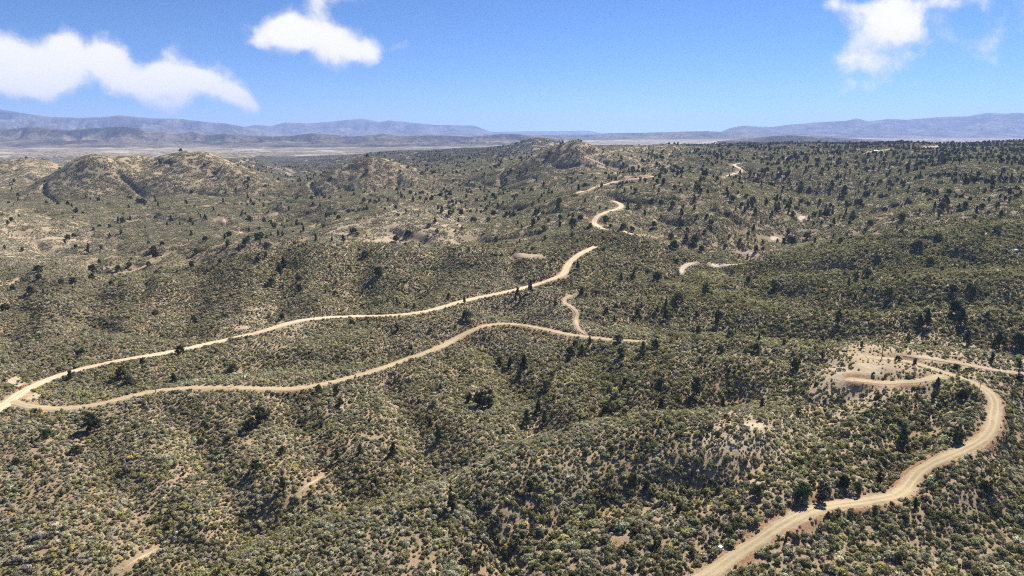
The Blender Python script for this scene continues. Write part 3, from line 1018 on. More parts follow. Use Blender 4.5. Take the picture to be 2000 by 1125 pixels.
RANGES = [  # skyline in the photograph, distance, depth factor, foot height, material, grain
    ("-500 200;-300 205;-120 209;0 213;50 222;95 228;150 230;200 229;235 225;300 231;350 232;400 238;440 241;473 247;500 252;560 262;600 268", 15000, 0.22, 6, MAT_MOUNT, 1.0, 1),
    ("440 252;473 248;500 244;530 246;556 239;600 241;650 237;708 231;742 238;760 235;800 239;850 244;925 245;955 256;985 260;1040 266", 19500, 0.18, 10, MAT_MOUNT, 0.9, 2),
    ("900 262;960 258;985 257;1050 256;1100 256;1150 255;1172 260;1230 266", 24000, 0.12, 20, MAT_MOUNT, 0.8, 3),
    ("-500 262;-200 258;-60 255;0 253;40 250;60 246;85 249;130 254;190 250;232 246;270 250;295 259;318 256;340 262;378 257;405 264;440 261;500 265;530 267;570 265;610 260;660 264;690 267;720 264;750 261;780 265;850 264;920 267;960 263;1000 261;1040 265;1100 270", 7600, 0.16, 4, MAT_FOOT, 1.0, 4),
    ("980 268;1040 264;1100 263;1150 263;1190 260;1260 259;1330 257;1380 256;1420 258;1500 262;1560 266", 11500, 0.16, 30, MAT_FOOT, 0.7, 5),
    ("1380 262;1410 257;1425 250;1455 245;1480 247;1510 248;1535 244;1590 239;1650 236;1662 234;1672 231;1682 233;1695 237;1740 232;1770 234;1840 228;1890 227;1930 220;1965 222;1985 220;2020 221;2150 217;2300 215;2600 212", 16000, 0.2, 45, MAT_MOUNT, 1.0, 6),
    ("1400 276;1450 271;1500 267;1540 264;1600 267;1650 270;1720 273", 5600, 0.14, 50, MAT_FOOT, 0.6, 7),
]


def build_mountains():
    for (sky, D, dep, foot, mat, grain, seed) in RANGES:
        p = trace(sky)
        nU = int((p[-1, 0] - p[0, 0]) / 2.2)
        uu = np.linspace(p[0, 0], p[-1, 0], nU)
        vv = np.interp(uu, p[:, 0], p[:, 1])
        ker = np.array([0.25, 0.5, 0.25])
        vv[1:-1] = np.convolve(vv, ker, 'valid')
        a, b = pix_ab(uu, vv)
        ws = np.linspace(-1, 1, 97)
        A, Wd = np.meshgrid(a, ws, indexing='ij')
        wob = 0.22 * perlin(A * 9, A * 0 + seed * 3.3, seed)
        Yc = D * (1 + dep * 0.5 * wob)
        Yy = Yc + D * dep * Wd
        Xx = A * Yy
        crest = CH + b[:, None] * Yc
        env = np.clip(1 - np.abs(Wd), 0, 1) ** 0.95
        L = 0.05 * D * grain
        q = np.abs(perlin(Xx / L + 0.35 * perlin(Xx / L * 2.1, Yy / L, seed + 5), Yy / (L * 2.4), seed))
        q2 = np.abs(perlin(Xx / (L * .42) + 0.3 * perlin(Xx / L * 3, Yy / L * 2, seed + 7), Yy / (L * 1.1), seed + 9))
        q3 = np.abs(perlin(Xx / (L * .17), Yy / (L * .35), seed + 13))
        carve = (1 - np.clip(q * 1.9, 0, 1)) * 0.50 + (1 - np.clip(q2 * 1.9, 0, 1)) * 0.28 + (1 - np.clip(q3 * 2, 0, 1)) * 0.12
        mid = np.clip(np.abs(Wd) / 0.16, 0, 1)
        rise = crest - foot
        Zz = foot - 6 + (rise + 6) * env * (1 - carve * mid * (0.4 + 0.6 * env))
        Zz = np.where(np.abs(Wd) > 0.985, foot - 40, Zz)
        V = np.stack([Xx, Yy, Zz], -1).reshape(-1, 3)
        m = len(ws)
        ii, jj = np.meshgrid(np.arange(nU - 1), np.arange(m - 1), indexing='ij')
        f = (ii * m + jj).ravel()
        F = np.stack([f, f + m, f + m + 1, f + 1], 1)
        structure("mountain" if mat is MAT_MOUNT else "hills", mesh_np("mountain", V, F, mat, True))


build_mountains()


# ------------------------------------------------------------------ plants: meshes
def ico():
    t = (1 + 5 ** 0.5) / 2
    v = np.array([(-1, t, 0), (1, t, 0), (-1, -t, 0), (1, -t, 0), (0, -1, t), (0, 1, t), (0, -1, -t), (0, 1, -t), (t, 0, -1), (t, 0, 1), (-t, 0, -1), (-t, 0, 1)], float)
    v /= np.linalg.norm(v, axis=1)[:, None]
    f = [(0, 11, 5), (0, 5, 1), (0, 1, 7), (0, 7, 10), (0, 10, 11), (1, 5, 9), (5, 11, 4), (11, 10, 2), (10, 7, 6), (7, 1, 8), (3, 9, 4), (3, 4, 2), (3, 2, 6), (3, 6, 8), (3, 8, 9), (4, 9, 5), (2, 4, 11), (6, 2, 10), (8, 6, 7), (9, 8, 1)]
    return v, np.array(f)


def ico1():
    v, f = ico()
    v = list(map(tuple, v))
    cache, nf = {}, []

    def mid(a, b):
        k = (min(a, b), max(a, b))
        if k not in cache:
            m = (np.array(v[a]) + np.array(v[b])) / 2
            v.append(tuple(m / np.linalg.norm(m)))
            cache[k] = len(v) - 1
        return cache[k]
    for a, b, c in f:
        x, y, z = mid(a, b), mid(b, c), mid(c, a)
        nf += [(a, x, z), (b, y, x), (c, z, y), (x, y, z)]
    return np.array(v), np.array(nf)


ICO0, ICO1 = ico(), ico1()


class Bag:
    """collects triangles with a brightness each"""
    def __init__(self):
        self.v, self.f, self.l, self.n = [], [], [], 0

    def add(self, v, f, l):
        self.v.append(v)
        self.f.append(np.asarray(f) + self.n)
        self.l.append(np.broadcast_to(l, (len(v),)))
        self.n += len(v)

    def mesh(self, name, mat, smooth=False):
        return mesh_np(name, np.concatenate(self.v), np.concatenate(self.f), mat, smooth,
                       [("lf", 'FLOAT', 'POINT', np.concatenate(self.l).astype(np.float32))])


def lobe(bag, rng, c, r, core=True, leaves=60, leaf=0.16, low=-0.25, base=ICO1, bright=1.0, up=0.25):
    """one rounded mass of foliage: a lumpy core and leaf sprays that break its outline"""
    c, r = np.asarray(c, float), np.asarray(r, float)
    if core:
        v, f = base
        k = 0.80 + 0.22 * rng.standard_normal(len(v)) * 0.6
        vv = c + v * r * k[:, None] * 0.78
        vv[:, 2] = np.maximum(vv[:, 2], c[2] + low * r[2] - 0.02)
        bag.add(vv, f, np.clip(bright * (0.85 + 0.15 * rng.standard_normal(len(v))), 0.4, 1.5))
    d = rng.standard_normal((leaves * 2, 3))
    d /= np.linalg.norm(d, axis=1)[:, None]
    d = d[d[:, 2] > low][:leaves]
    n = len(d)
    pos = c + d * r * (0.72 + 0.38 * rng.random((n, 1)))
    t1 = np.cross(d, rng.standard_normal((n, 3)))
    t1 /= np.linalg.norm(t1, axis=1)[:, None] + 1e-9
    t2 = np.cross(d, t1)
    out = d + np.array([0, 0, up])
    s = leaf * (0.6 + 0.8 * rng.random((n, 1)))
    a = pos + t1 * s * 0.75 - out * s * 0.2
    b = pos - t1 * s * 0.75 - out * s * 0.2
    cc = pos + out * s * 0.9 + t2 * s * 0.5 * rng.standard_normal((n, 1))
    e = pos + t2 * s * 0.8 * np.sign(rng.standard_normal((n, 1))) + out * s * 0.3
    # about half of the sprays lie over the surface of the mass, the others stand out from it
    lay = rng.random((n, 1)) < 0.72
    tilt = t1 * 0.35 * rng.standard_normal((n, 1)) + d * 0.25
    a = np.where(lay, pos + t1 * s * 0.8, a)
    b = np.where(lay, pos - t2 * s * 0.8 - tilt * s, b)
    cc = np.where(lay, pos - t1 * s * 0.8, cc)
    e = np.where(lay, pos + t2 * s * 0.8 + tilt * s, e)
    V = np.stack([a, b, cc, e], 1).reshape(-1, 3)
    i = np.arange(n) * 4
    F = np.concatenate([np.stack([i, i + 1, i + 2], 1), np.stack([i, i + 2, i + 3], 1)])
    bag.add(V, F, np.repeat(np.clip(bright * (1 + 0.2 * rng.standard_normal(n)), 0.5, 1.5), 4))


def twigs(bag, rng, c, r, n=70, wid=0.03):
    """bare stems fanning out from the foot"""
    d = rng.standard_normal((n, 3))
    d[:, 2] = np.abs(d[:, 2]) * 0.9 + 0.25
    d /= np.linalg.norm(d, axis=1)[:, None]
    L = (0.65 + 0.5 * rng.random((n, 1)))
    tip = c + d * r * L
    root = c + d * r * 0.12 * rng.random((n, 1))
    side = np.cross(d, rng.standard_normal((n, 3)))
    side /= np.linalg.norm(side, axis=1)[:, None]
    midp = (root + tip) / 2 + side * 0.05
    V = np.stack([root, midp + side * wid * 2, tip, midp - side * wid * 2], 1).reshape(-1, 3)
    i = np.arange(n) * 4
    F = np.concatenate([np.stack([i, i + 1, i + 2], 1), np.stack([i, i + 2, i + 3], 1)])
    bag.add(V, F, np.repeat(np.clip(1 + 0.25 * rng.standard_normal(n), 0.5, 1.6), 4))


def make_shrubs():
    """unit shrubs: about 1 across. 0-3 rounded, 4-7 several lobes, 8-9 upright, 10-11 twiggy, 12 tuft"""
    res = []
    for k in range(4):
        rng = np.random.default_rng(100 + k)
        b = Bag()
        lobe(b, rng, (0, 0, 0.30), (0.46, 0.46, 0.40), leaves=70, leaf=0.12)
        for _ in range(2):
            q = rng.standard_normal(2) * 0.2
            lobe(b, rng, (q[0], q[1], 0.30 + 0.18 * rng.random()), (0.26, 0.26, 0.24), leaves=34, leaf=0.11, base=ICO0)
        res.append(b.mesh("shrub", MAT_SCRUB))
    for k in range(4):
        rng = np.random.default_rng(120 + k)
        b = Bag()
        m = 4 + k % 3
        for i in range(m):
            an = i * 2 * math.pi / m + rng.random() * 0.8
            rr = 0.30 * (0.6 + 0.6 * rng.random())
            s = 0.20 + 0.13 * rng.random()
            lobe(b, rng, (rr * math.cos(an), rr * math.sin(an), 0.16 + 0.22 * rng.random()), (s, s, s * 1.05), leaves=30, leaf=0.10, base=ICO0, bright=0.85 + 0.3 * rng.random())
        lobe(b, rng, (0, 0, 0.38), (0.25, 0.25, 0.27), leaves=34, leaf=0.10, base=ICO0)
        res.append(b.mesh("shrub", MAT_SCRUB))
    for k in range(2):
        rng = np.random.default_rng(140 + k)
        b = Bag()
        for i in range(5):
            q = rng.standard_normal(2) * 0.17
            z = 0.25 + 0.6 * rng.random()
            s = 0.19 + 0.1 * rng.random()
            lobe(b, rng, (q[0], q[1], z), (s, s, s * 1.4), leaves=34, leaf=0.11, base=ICO0, low=-0.6, bright=0.8 + 0.35 * rng.random(), up=0.7)
        res.append(b.mesh("shrub", MAT_SCRUB))
    for k in range(2):
        rng = np.random.default_rng(150 + k)
        b = Bag()
        twigs(b, rng, np.zeros(3), np.array([0.55, 0.55, 0.7]), 110, 0.028)
        lobe(b, rng, (0, 0, 0.2), (0.34, 0.34, 0.25), leaves=26, leaf=0.09, base=ICO0, bright=0.8)
        res.append(b.mesh("shrub", MAT_SCRUB))
    rng = np.random.default_rng(160)
    b = Bag()
    twigs(b, rng, np.zeros(3), np.array([0.5, 0.5, 0.6]), 60, 0.045)
    res.append(b.mesh("shrub", MAT_SCRUB))
    return res


SHRUBS = make_shrubs()


def tube(bag, p0, p1, r0, r1, seg=6):
    p0, p1 = np.asarray(p0, float), np.asarray(p1, float)
    d = p1 - p0
    d /= np.linalg.norm(d) + 1e-9
    s = np.cross(d, (0.3, 0.9, 0.1))
    s /= np.linalg.norm(s)
    t = np.cross(d, s)
    an = np.arange(seg) * 2 * math.pi / seg
    ring = np.cos(an)[:, None] * s + np.sin(an)[:, None] * t
    V = np.concatenate([p0 + ring * r0, p1 + ring * r1, [p1]])
    i = np.arange(seg)
    j = (i + 1) % seg
    F = np.concatenate([np.stack([i, j, j + seg], 1), np.stack([i, j + seg, i + seg], 1), np.stack([i + seg, j + seg, np.full(seg, 2 * seg)], 1)])
    bag.add(V, F, 1.0)


def make_trees():
    """unit trees one high: kind, trunk mesh, crown mesh"""
    res = []
    spec = [("pine", 0.20), ("pine", 0.24), ("pine", 0.17), ("round", 0.36), ("round", 0.42), ("round", 0.33), ("tall", 0.22), ("tall", 0.27)]
    for k, (kind, w) in enumerate(spec):
        rng = np.random.default_rng(200 + k)
        tb, cb = Bag(), Bag()
        bend = rng.standard_normal(2) * 0.03
        top = np.array([bend[0], bend[1], 0.80])
        mid = np.array([bend[0] * 0.3, bend[1] * 0.7, 0.4])
        tube(tb, (0, 0, -0.08), mid, 0.030, 0.022)
        tube(tb, mid, top, 0.022, 0.006)
        nl = {"pine": 15, "round": 13, "tall": 14}[kind]
        for i in range(nl):
            t = (i + 0.5) / nl
            if kind == "pine":
                z = 0.16 + 0.78 * t
                rad = w * (1.05 - 0.92 * t) * (0.75 + 0.5 * rng.random())
                s = w * (0.62 - 0.36 * t) * (0.8 + 0.4 * rng.random())
            elif kind == "tall":
                z = 0.14 + 0.80 * t
                rad = w * (0.55 + 0.7 * math.sin(math.pi * (0.15 + 0.8 * t))) * 0.6 * (0.6 + 0.7 * rng.random())
                s = w * (0.55 - 0.18 * t) * (0.75 + 0.5 * rng.random())
            else:
                z = 0.20 + 0.64 * t
                rad = w * math.sin(math.pi * (0.22 + 0.68 * t)) * (0.55 + 0.6 * rng.random())
                s = w * 0.50 * (0.7 + 0.5 * rng.random())
            an = i * 2.4 + rng.random() * 0.9
            c = np.array([rad * math.cos(an) + bend[0] * t, rad * math.sin(an) + bend[1] * t, z])
            tube(tb, mid * (0.5 + t), c, 0.010, 0.003, 4)
            lobe(cb, rng, c, (s, s, s * 0.80), leaves=40, leaf=0.052 + 0.01 * (kind == "round"), base=ICO0, low=-0.7, bright=0.75 + 0.5 * rng.random(), up=0.35)
        res.append((kind, tb.mesh("trunk", MAT_BARK), cb.mesh("crown", MAT_CROWN)))
    return res


TREES = make_trees()


def joined(pieces, name, mat_list):
    """one mesh from (mesh, material slot) pieces, for the trees too many to stand alone"""
    vs, fs, ls, ms, n = [], [], [], [], 0
    for me, slot in pieces:
        v = np.empty(len(me.vertices) * 3, np.float32)
        me.vertices.foreach_get("co", v)
        f = np.empty(len(me.polygons) * 3, np.int32)
        me.loops.foreach_get("vertex_index", f)
        l = np.empty(len(me.vertices), np.float32)
        me.attributes["lf"].data.foreach_get("value", l)
        vs.append(v.reshape(-1, 3))
        fs.append(f.reshape(-1, 3) + n)
        ls.append(l)
        ms.append(np.full(len(me.polygons), slot, np.int32))
        n += len(me.vertices)
    me = mesh_np(name, np.concatenate(vs), np.concatenate(fs), None, False, [("lf", 'FLOAT', 'POINT', np.concatenate(ls))])
    for m in mat_list:
        me.materials.append(m)
    me.polygons.foreach_set("material_index", np.concatenate(ms))
    return me


def make_patches():
    """patches of brush for the middle distance: eight 9 m across, six 22 m across"""
    near, farp = [], []
    for k in range(8):
        rng = np.random.default_rng(300 + k)
        b = Bag()
        for _ in range(36):
            q = (rng.random(2) - 0.5) * 8.8
            s = 0.38 + 0.62 * rng.random() ** 2
            lobe(b, rng, (q[0], q[1], s * 0.4), (s, s, s * 0.8), leaves=8, leaf=0.3 * s + 0.08, base=ICO0, bright=0.65 + 0.7 * rng.random())
        near.append(b.mesh("scrub_patch", MAT_SCRUB))
    for k in range(6):
        rng = np.random.default_rng(330 + k)
        b = Bag()
        for _ in range(130):
            q = (rng.random(2) - 0.5) * 22
            s = 0.5 + 0.9 * rng.random() ** 2
            v, f = ICO0
            vv = v * np.array([s, s, s * 0.9]) * (0.8 + 0.25 * rng.random((12, 1))) + np.array([q[0], q[1], s * 0.35])
            b.add(vv, f, 0.6 + 0.8 * rng.random())
        farp.append(b.mesh("scrub_patch", MAT_SCRUB))
    return near, farp


PATCH_NEAR, PATCH_FAR = make_patches()

TONES = np.array([  # sage, olive, dark, twig, yellow, brown
    (0.405, 0.382, 0.285), (0.335, 0.312, 0.185), (0.190, 0.188, 0.105), (0.430, 0.395, 0.380), (0.430, 0.390, 0.160), (0.400, 0.335, 0.245)])
KIND_NAME = ["sage", "olive", "dark", "twig", "yellow", "brown"]
VARIANTS = {0: [0, 1, 2, 3, 4, 5], 1: [4, 5, 6, 7, 8], 2: [4, 6, 7, 8, 9, 1], 3: [10, 11, 10, 11, 3], 4: [12, 8, 2, 5], 5: [0, 2, 11, 3, 10]}


def instancer(name, pos, rot, scl, index, tone, meshes, label):
    """ONE object of stuff: a cloud of points that carries a plant on each point"""
    me = bpy.data.meshes.new(name)
    me.vertices.add(len(pos))
    me.vertices.foreach_set("co", np.asarray(pos, np.float32).ravel())
    for an, typ, data in (("rot", 'FLOAT_VECTOR', rot), ("scl", 'FLOAT_VECTOR', scl), ("pick", 'INT', index), ("tone", 'FLOAT_VECTOR', tone)):
        at = me.attributes.new(an, typ, 'POINT')
        at.data.foreach_set('vector' if typ == 'FLOAT_VECTOR' else 'value', np.ascontiguousarray(data, np.int32 if typ == 'INT' else np.float32).ravel())
    o = link(bpy.data.objects.new(name, me))
    o["kind"] = "stuff"
    o["label"] = label
    tmpl = bpy.data.collections.new(name + "_kinds")
    for i, m in enumerate(meshes):
        t = bpy.data.objects.new("%s_kind_%02d" % (name, i), m)
        tmpl.objects.link(t)
    ng = bpy.data.node_groups.new(name, 'GeometryNodeTree')
    ng.interface.new_socket("Geometry", in_out='INPUT', socket_type='NodeSocketGeometry')
    ng.interface.new_socket("Geometry", in_out='OUTPUT', socket_type='NodeSocketGeometry')
    N, L = ng.nodes, ng.links
    gi, go = N.new('NodeGroupInput'), N.new('NodeGroupOutput')
    ci = N.new('GeometryNodeCollectionInfo')
    ci.inputs['Collection'].default_value = tmpl
    ci.inputs['Separate Children'].default_value = True
    ci.inputs['Reset Children'].default_value = True
    ip = N.new('GeometryNodeInstanceOnPoints')
    ip.inputs['Pick Instance'].default_value = True

    def attr(an, typ):
        nd = N.new('GeometryNodeInputNamedAttribute')
        nd.data_type = typ
        nd.inputs[0].default_value = an
        return nd.outputs[0]
    m2p = N.new('GeometryNodeMeshToPoints')
    L.new(gi.outputs[0], m2p.inputs[0])
    L.new(m2p.outputs[0], ip.inputs['Points'])
    L.new(ci.outputs[0], ip.inputs['Instance'])
    L.new(attr("pick", 'INT'), ip.inputs['Instance Index'])
    L.new(attr("rot", 'FLOAT_VECTOR'), ip.inputs['Rotation'])
    L.new(attr("scl", 'FLOAT_VECTOR'), ip.inputs['Scale'])
    L.new(ip.outputs[0], go.inputs[0])
    md = o.modifiers.new("plants", 'NODES')
    md.node_group = ng
    return o


def slope_rot(X, Y, spin, amount=1.0):
    fi, fj = grid_index(X, Y)
    sx, sy = bil(SX, fi, fj) * amount, bil(SY, fi, fj) * amount
    n = np.stack([-sx, -sy, np.ones_like(sx)], 1)
    n /= np.linalg.norm(n, axis=1)[:, None]
    ca, sa = np.cos(spin), np.sin(spin)
    nx, ny = n[:, 0] * ca + n[:, 1] * sa, -n[:, 0] * sa + n[:, 1] * ca
    return np.stack([-np.arcsin(ny), np.arctan2(nx, n[:, 2]), spin], 1)


def jitter_cells(cell, y0, y1, tmax, rng):
    ys = np.arange(y0, y1, cell)
    out = []
    for y in ys:
        m = int(2 * tmax * (y + cell) / cell)
        x = (np.arange(m) - m / 2) * cell
        out.append(np.stack([x, np.full(m, y)], 1))
    p = np.concatenate(out)
    p = p + (rng.random(p.shape) - 0.5) * cell * 1.1
    p = p[(p[:, 1] > y0 * 0.99) & (np.abs(p[:, 0] / p[:, 1]) < tmax)]
    return p[:, 0], p[:, 1]


def pick_kind(w, X, Y, rng):
    """kind of plant per point, growing in drifts"""
    w = np.clip(w, 0, None).copy()
    for k in range(6):
        w[:, k] *= np.exp(1.5 * fbm(X / 14, Y / 14, 2, 400 + 7 * k))
    c = np.cumsum(w, 1)
    return (rng.random((len(X), 1)) * c[:, -1:] > c).sum(1).clip(0, 5)


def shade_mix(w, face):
    """slope shading put into brush colour: darker mix away from sun, paler towards it"""
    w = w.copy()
    painted_shade, painted_light = sstep(0.02, 0.16, -face), sstep(0.02, 0.16, face)  # weights that paint relief shading into the choice of dark and pale plants
    w[:, 2] = w[:, 2] * (1 + 1.1 * painted_shade) * (1 - 0.5 * painted_light) + 0.10 * painted_shade
    w[:, 1] *= 1 + 0.4 * painted_shade
    w[:, 0] *= (1 - 0.35 * painted_shade) * (1 + 0.3 * painted_light)
    w[:, 3] *= (1 - 0.3 * painted_shade) * (1 + 0.2 * painted_light)
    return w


def tones(kind, X, Y, rng):
    t = TONES[kind] * (1 + 0.22 * rng.standard_normal((len(kind), 1))).clip(0.5, 1.7)
    t = t * (1 + 0.03 * rng.standard_normal((len(kind), 3)))
    t = t * (1 + 0.20 * fbm(X / 40, Y / 40, 2, 450))[:, None]
    return t.clip(0.012, 0.66)


# ------------------------------------------------------------------ bushes
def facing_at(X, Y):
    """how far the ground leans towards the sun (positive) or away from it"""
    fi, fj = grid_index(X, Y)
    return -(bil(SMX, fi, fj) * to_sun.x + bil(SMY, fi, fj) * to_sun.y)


NEAR_END, MID_END, FAR_END = 640.0, 1900.0, 3800.0


def scatter_bushes():
    rng = np.random.default_rng(21)
    allp = []
    for (cell, big) in ((1.16, False), (3.1, True)):
        X, Y = jitter_cells(cell, 112, NEAR_END + 60, 1.12, rng)
        edge = NEAR_END + 50 * (rng.random(len(X)) - 0.5)
        k = Y < edge
        X, Y = X[k], Y[k]
        Z = height(X, Y)
        u, v, _ = project(X, Y, Z)
        k = (u > -180 - 330 * sstep(560, 800, v)) & (u < 2180 + 330 * sstep(560, 800, v)) & (v < 1330)
        X, Y, Z = X[k], Y[k], Z[k]
        veg = veg_at(X, Y, Z)
        bare = bare_at(X, Y, Z)
        dr = bil(np.minimum(DROAD, 60), *grid_index(X, Y))
        clump = fbm(X / 5.5, Y / 5.5, 2, 500 + big) + 0.7 * fbm(X / 24, Y / 24, 2, 510)
        dens = veg[:, 1] if big else veg[:, 0]
        p = dens * (1.15 + 0.45 * clump) * (1 - 0.93 * bare) * (0.95 if not big else 0.9)
        margin = 1.3 if big else 0.7
        p = p * sstep(margin - 0.5, margin + 1.8, dr)
        k = rng.random(len(X)) < p
        X, Y, Z, veg = X[k], Y[k], Z[k], veg[k]
        size = veg[:, 2] * np.exp(0.34 * rng.standard_normal(len(X)).clip(-2, 2.2)) * (1.12 if not big else 1.8)
        size = np.clip(size, 0.5, 3.8 if big else 2.2)
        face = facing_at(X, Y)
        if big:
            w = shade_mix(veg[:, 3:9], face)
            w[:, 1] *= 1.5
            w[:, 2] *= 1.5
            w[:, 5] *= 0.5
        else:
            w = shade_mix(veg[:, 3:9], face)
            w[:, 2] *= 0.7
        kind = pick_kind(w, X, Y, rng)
        allp.append((X, Y, Z, size, kind))
    X, Y, Z, size, kind = [np.concatenate(q) for q in zip(*allp)]
    tone = tones(kind, X, Y, rng)
    pick = np.array([VARIANTS[k][rng.integers(len(VARIANTS[k]))] for k in kind])
    spin = rng.random(len(X)) * 2 * math.pi
    rot = slope_rot(X, Y, spin, 0.4)
    hs = 0.80 + 0.35 * rng.random(len(X))
    scl = np.stack([size * (0.9 + 0.25 * rng.random(len(X))), size, size * hs], 1)
    pos = np.stack([X, Y, Z - 0.04 * size], 1)
    return pos, rot, scl, pick, tone, kind, size


POS, ROT, SCL, PICK, TONE, KIND, SIZE = scatter_bushes()
print("bushes", len(POS))


def scatter_patches():
    rng = np.random.default_rng(22)
    for (cell, y0, y1, meshes, base, name, label) in (
            (7.2, NEAR_END - 10, MID_END, PATCH_NEAR, 1.0, "undergrowth", "grey green scrub covering the hills of the middle distance"),
            (17.0, MID_END, FAR_END, PATCH_FAR, 1.0, "undergrowth", "blue grey scrub on the far hills and plateau")):
        X, Y = jitter_cells(cell, y0, y1, 0.95, rng)
        Z = height(X, Y)
        u, v, _ = project(X, Y, Z)
        k = (u > -240) & (u < 2240)
        X, Y, Z = X[k], Y[k], Z[k]
        veg = veg_at(X, Y, Z)
        bare = bare_at(X, Y, Z)
        dr = bil(np.minimum(DROAD, 60), *grid_index(X, Y))
        clump = 0.35 * fbm(X / 45, Y / 45, 3, 520)
        p = np.clip(veg[:, 0] * 1.3 + 0.8 * veg[:, 1], 0, 1.4) * (1 + clump) * (1 - bare) * sstep(cell * 0.32, cell * 0.75, dr)
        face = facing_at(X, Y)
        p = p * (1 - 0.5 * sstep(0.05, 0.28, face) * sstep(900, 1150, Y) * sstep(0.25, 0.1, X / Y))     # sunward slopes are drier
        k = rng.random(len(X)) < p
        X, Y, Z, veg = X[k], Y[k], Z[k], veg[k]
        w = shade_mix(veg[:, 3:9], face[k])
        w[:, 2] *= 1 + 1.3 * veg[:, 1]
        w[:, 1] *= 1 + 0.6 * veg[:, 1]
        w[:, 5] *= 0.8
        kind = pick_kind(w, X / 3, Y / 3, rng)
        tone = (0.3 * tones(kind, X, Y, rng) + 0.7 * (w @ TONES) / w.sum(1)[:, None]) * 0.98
        tone = 0.72 * tone + 0.28 * tone.mean(1)[:, None] * np.array([1.10, 1.04, 0.86])
        s = 0.85 + 0.35 * rng.random(len(X))
        instancer(name, np.stack([X, Y, Z - 0.1], 1), slope_rot(X, Y, rng.random(len(X)) * 6.28), np.stack([s, s, s * (0.9 + 0.4 * veg[:, 1])], 1), rng.integers(len(meshes), size=len(X)), tone, meshes, label)
        print(name, len(X))


scatter_patches()

# ------------------------------------------------------------------ trees
# trees one can point to: u, v of the foot, height in the photograph, and p(ine) r(ound) t(all)
TRACED = """
177 842 38 r;92 856 20 r;148 886 18 r;33 908 15 r;505 830 38 r;490 842 26 r;857 862 32 t;704 888 24 p;767 893 32 p;552 888 18 r;660 902 26 p;553 958 30 t;503 921 27 r;916 787 20 t;943 795 34 r;956 797 22 r;841 835 16 p;628 838 18 t;663 795 18 r;884 995 36 t;975 716 20 p;996 717 20 t
623 766 16 r;1023 728 38 p;1029 834 36 p;1051 808 28 p;1065 827 28 p;1067 762 22 r;1081 784 15 p;1291 800 24 p;1289 840 18 p;1187 807 26 r;1360 769 34 t;1411 797 24 p;1236 948 26 r;1263 954 18 r;1035 963 28 t;1477 970 26 r;1173 978 24 r;1219 753 16 t
1553 721 24 r;1761 876 42 p;1865 862 32 r;1879 781 22 r;1831 754 18 p;1937 707 20 p;1951 678 32 p;1990 680 32 r;1887 675 32 p;1991 720 18 p;1753 706 12 r;1718 944 24 t;1607 980 42 t;1567 976 36 r;1676 965 26 t;1649 952 26 r;1831 931 20 p;1924 960 22 r;1708 1005 18 p;1788 991 22 p;1617 1019 22 t;1535 1059 16 p
1325 590 20 r;1300 600 18 p;1300 625 22 t;1284 612 16 p;1400 635 34 t;1363 654 20 p;1283 550 20 r;1236 547 18 p;1212 550 18 p;1253 603 14 p;1245 617 16 t;1200 631 16 p;1184 614 15 p;1152 675 19 p;1137 694 22 p;1115 694 18 r;1255 696 30 p;1280 680 18 r;1208 670 18 r;1213 699 22 t;1476 688 20 r
1035 572 26 p;1011 580 20 p;1016 590 16 p;1128 526 16 p;1136 574 14 t;1084 600 15 t;1317 486 17 r;1357 475 17 r;1340 470 15 p;1461 552 14 r;1376 576 24 t;1636 632 28 t;1811 636 38 p;1797 638 24 p;1865 614 28 r;1876 632 30 p;1736 584 24 t;1692 539 16 r;1673 547 18 p;1657 558 16 p;1547 480 19 r;1531 478 14 t
1641 475 12 r;1791 491 22 r;1713 512 15 r;1817 518 17 r;1511 571 24 t;1857 574 20 r;1895 574 22 r;25 567 11 r;61 575 17 r;76 534 17 r;77 547 14 r;11 608 17 r;181 531 15 r;181 546 13 r;144 554 13 r;120 556 13 r;253 522 12 r;232 530 13 r;304 504 13 r;301 491 12 r;291 520 10 r;384 495 12 r
375 523 14 r;429 515 11 r;445 483 15 t;480 480 17 r;448 463 12 r;133 468 11 r;145 464 9 r;353 692 20 r;236 737 22 r;252 749 18 r;341 748 20 p;456 726 18 r;160 692 14 r;739 540 21 r;547 537 24 t;554 525 22 p;531 559 17 r;583 551 15 r;585 569 15 r;617 473 17 p;671 473 15 p;775 595 15 p;809 604 13 p
876 584 13 p;911 625 20 r;776 649 19 t;907 592 13 p;519 505 15 t;504 511 12 r;713 504 16 r;756 506 10 p;551 624 13 r;841 650 10 r;1048 418 11 r;1093 396 10 r;1133 430 11 r;1153 446 11 r;1248 406 12 r;1272 401 14 t;1356 393 12 t;1217 449 13 r;1277 444 13 r;1339 469 13 p;1357 474 18 t;1064 472 13 t
1117 464 11 p;1295 360 12 t;1235 453 11 r;1475 418 13 p;1472 450 12 p;1063 450 11 r;1117 448 11 p;1561 378 14 t;1693 360 16 t;1773 334 14 t;1625 365 14 p;1543 400 12 t;1650 372 11 r;1885 405 12 r;1700 440 11 r;1948 405 11 r;1830 470 16 r;1946 455 14 r
"""


def traced_trees():
    q = [r.split() for r in TRACED.replace("\n", ";").split(";") if r.strip()]
    u, v, h = (np.array([float(r[i]) for r in q]) for i in range(3))
    X, Y, Z, ok = cast(u, v)
    _, _, dep = project(X, Y, Z)
    H = h * dep / FPX * 1.05
    kind = np.array([{"p": 0, "r": 1, "t": 2}[r[3]] for r in q])
    return X[ok], Y[ok], Z[ok], np.clip(H[ok], 2.2, 11.0), kind[ok]


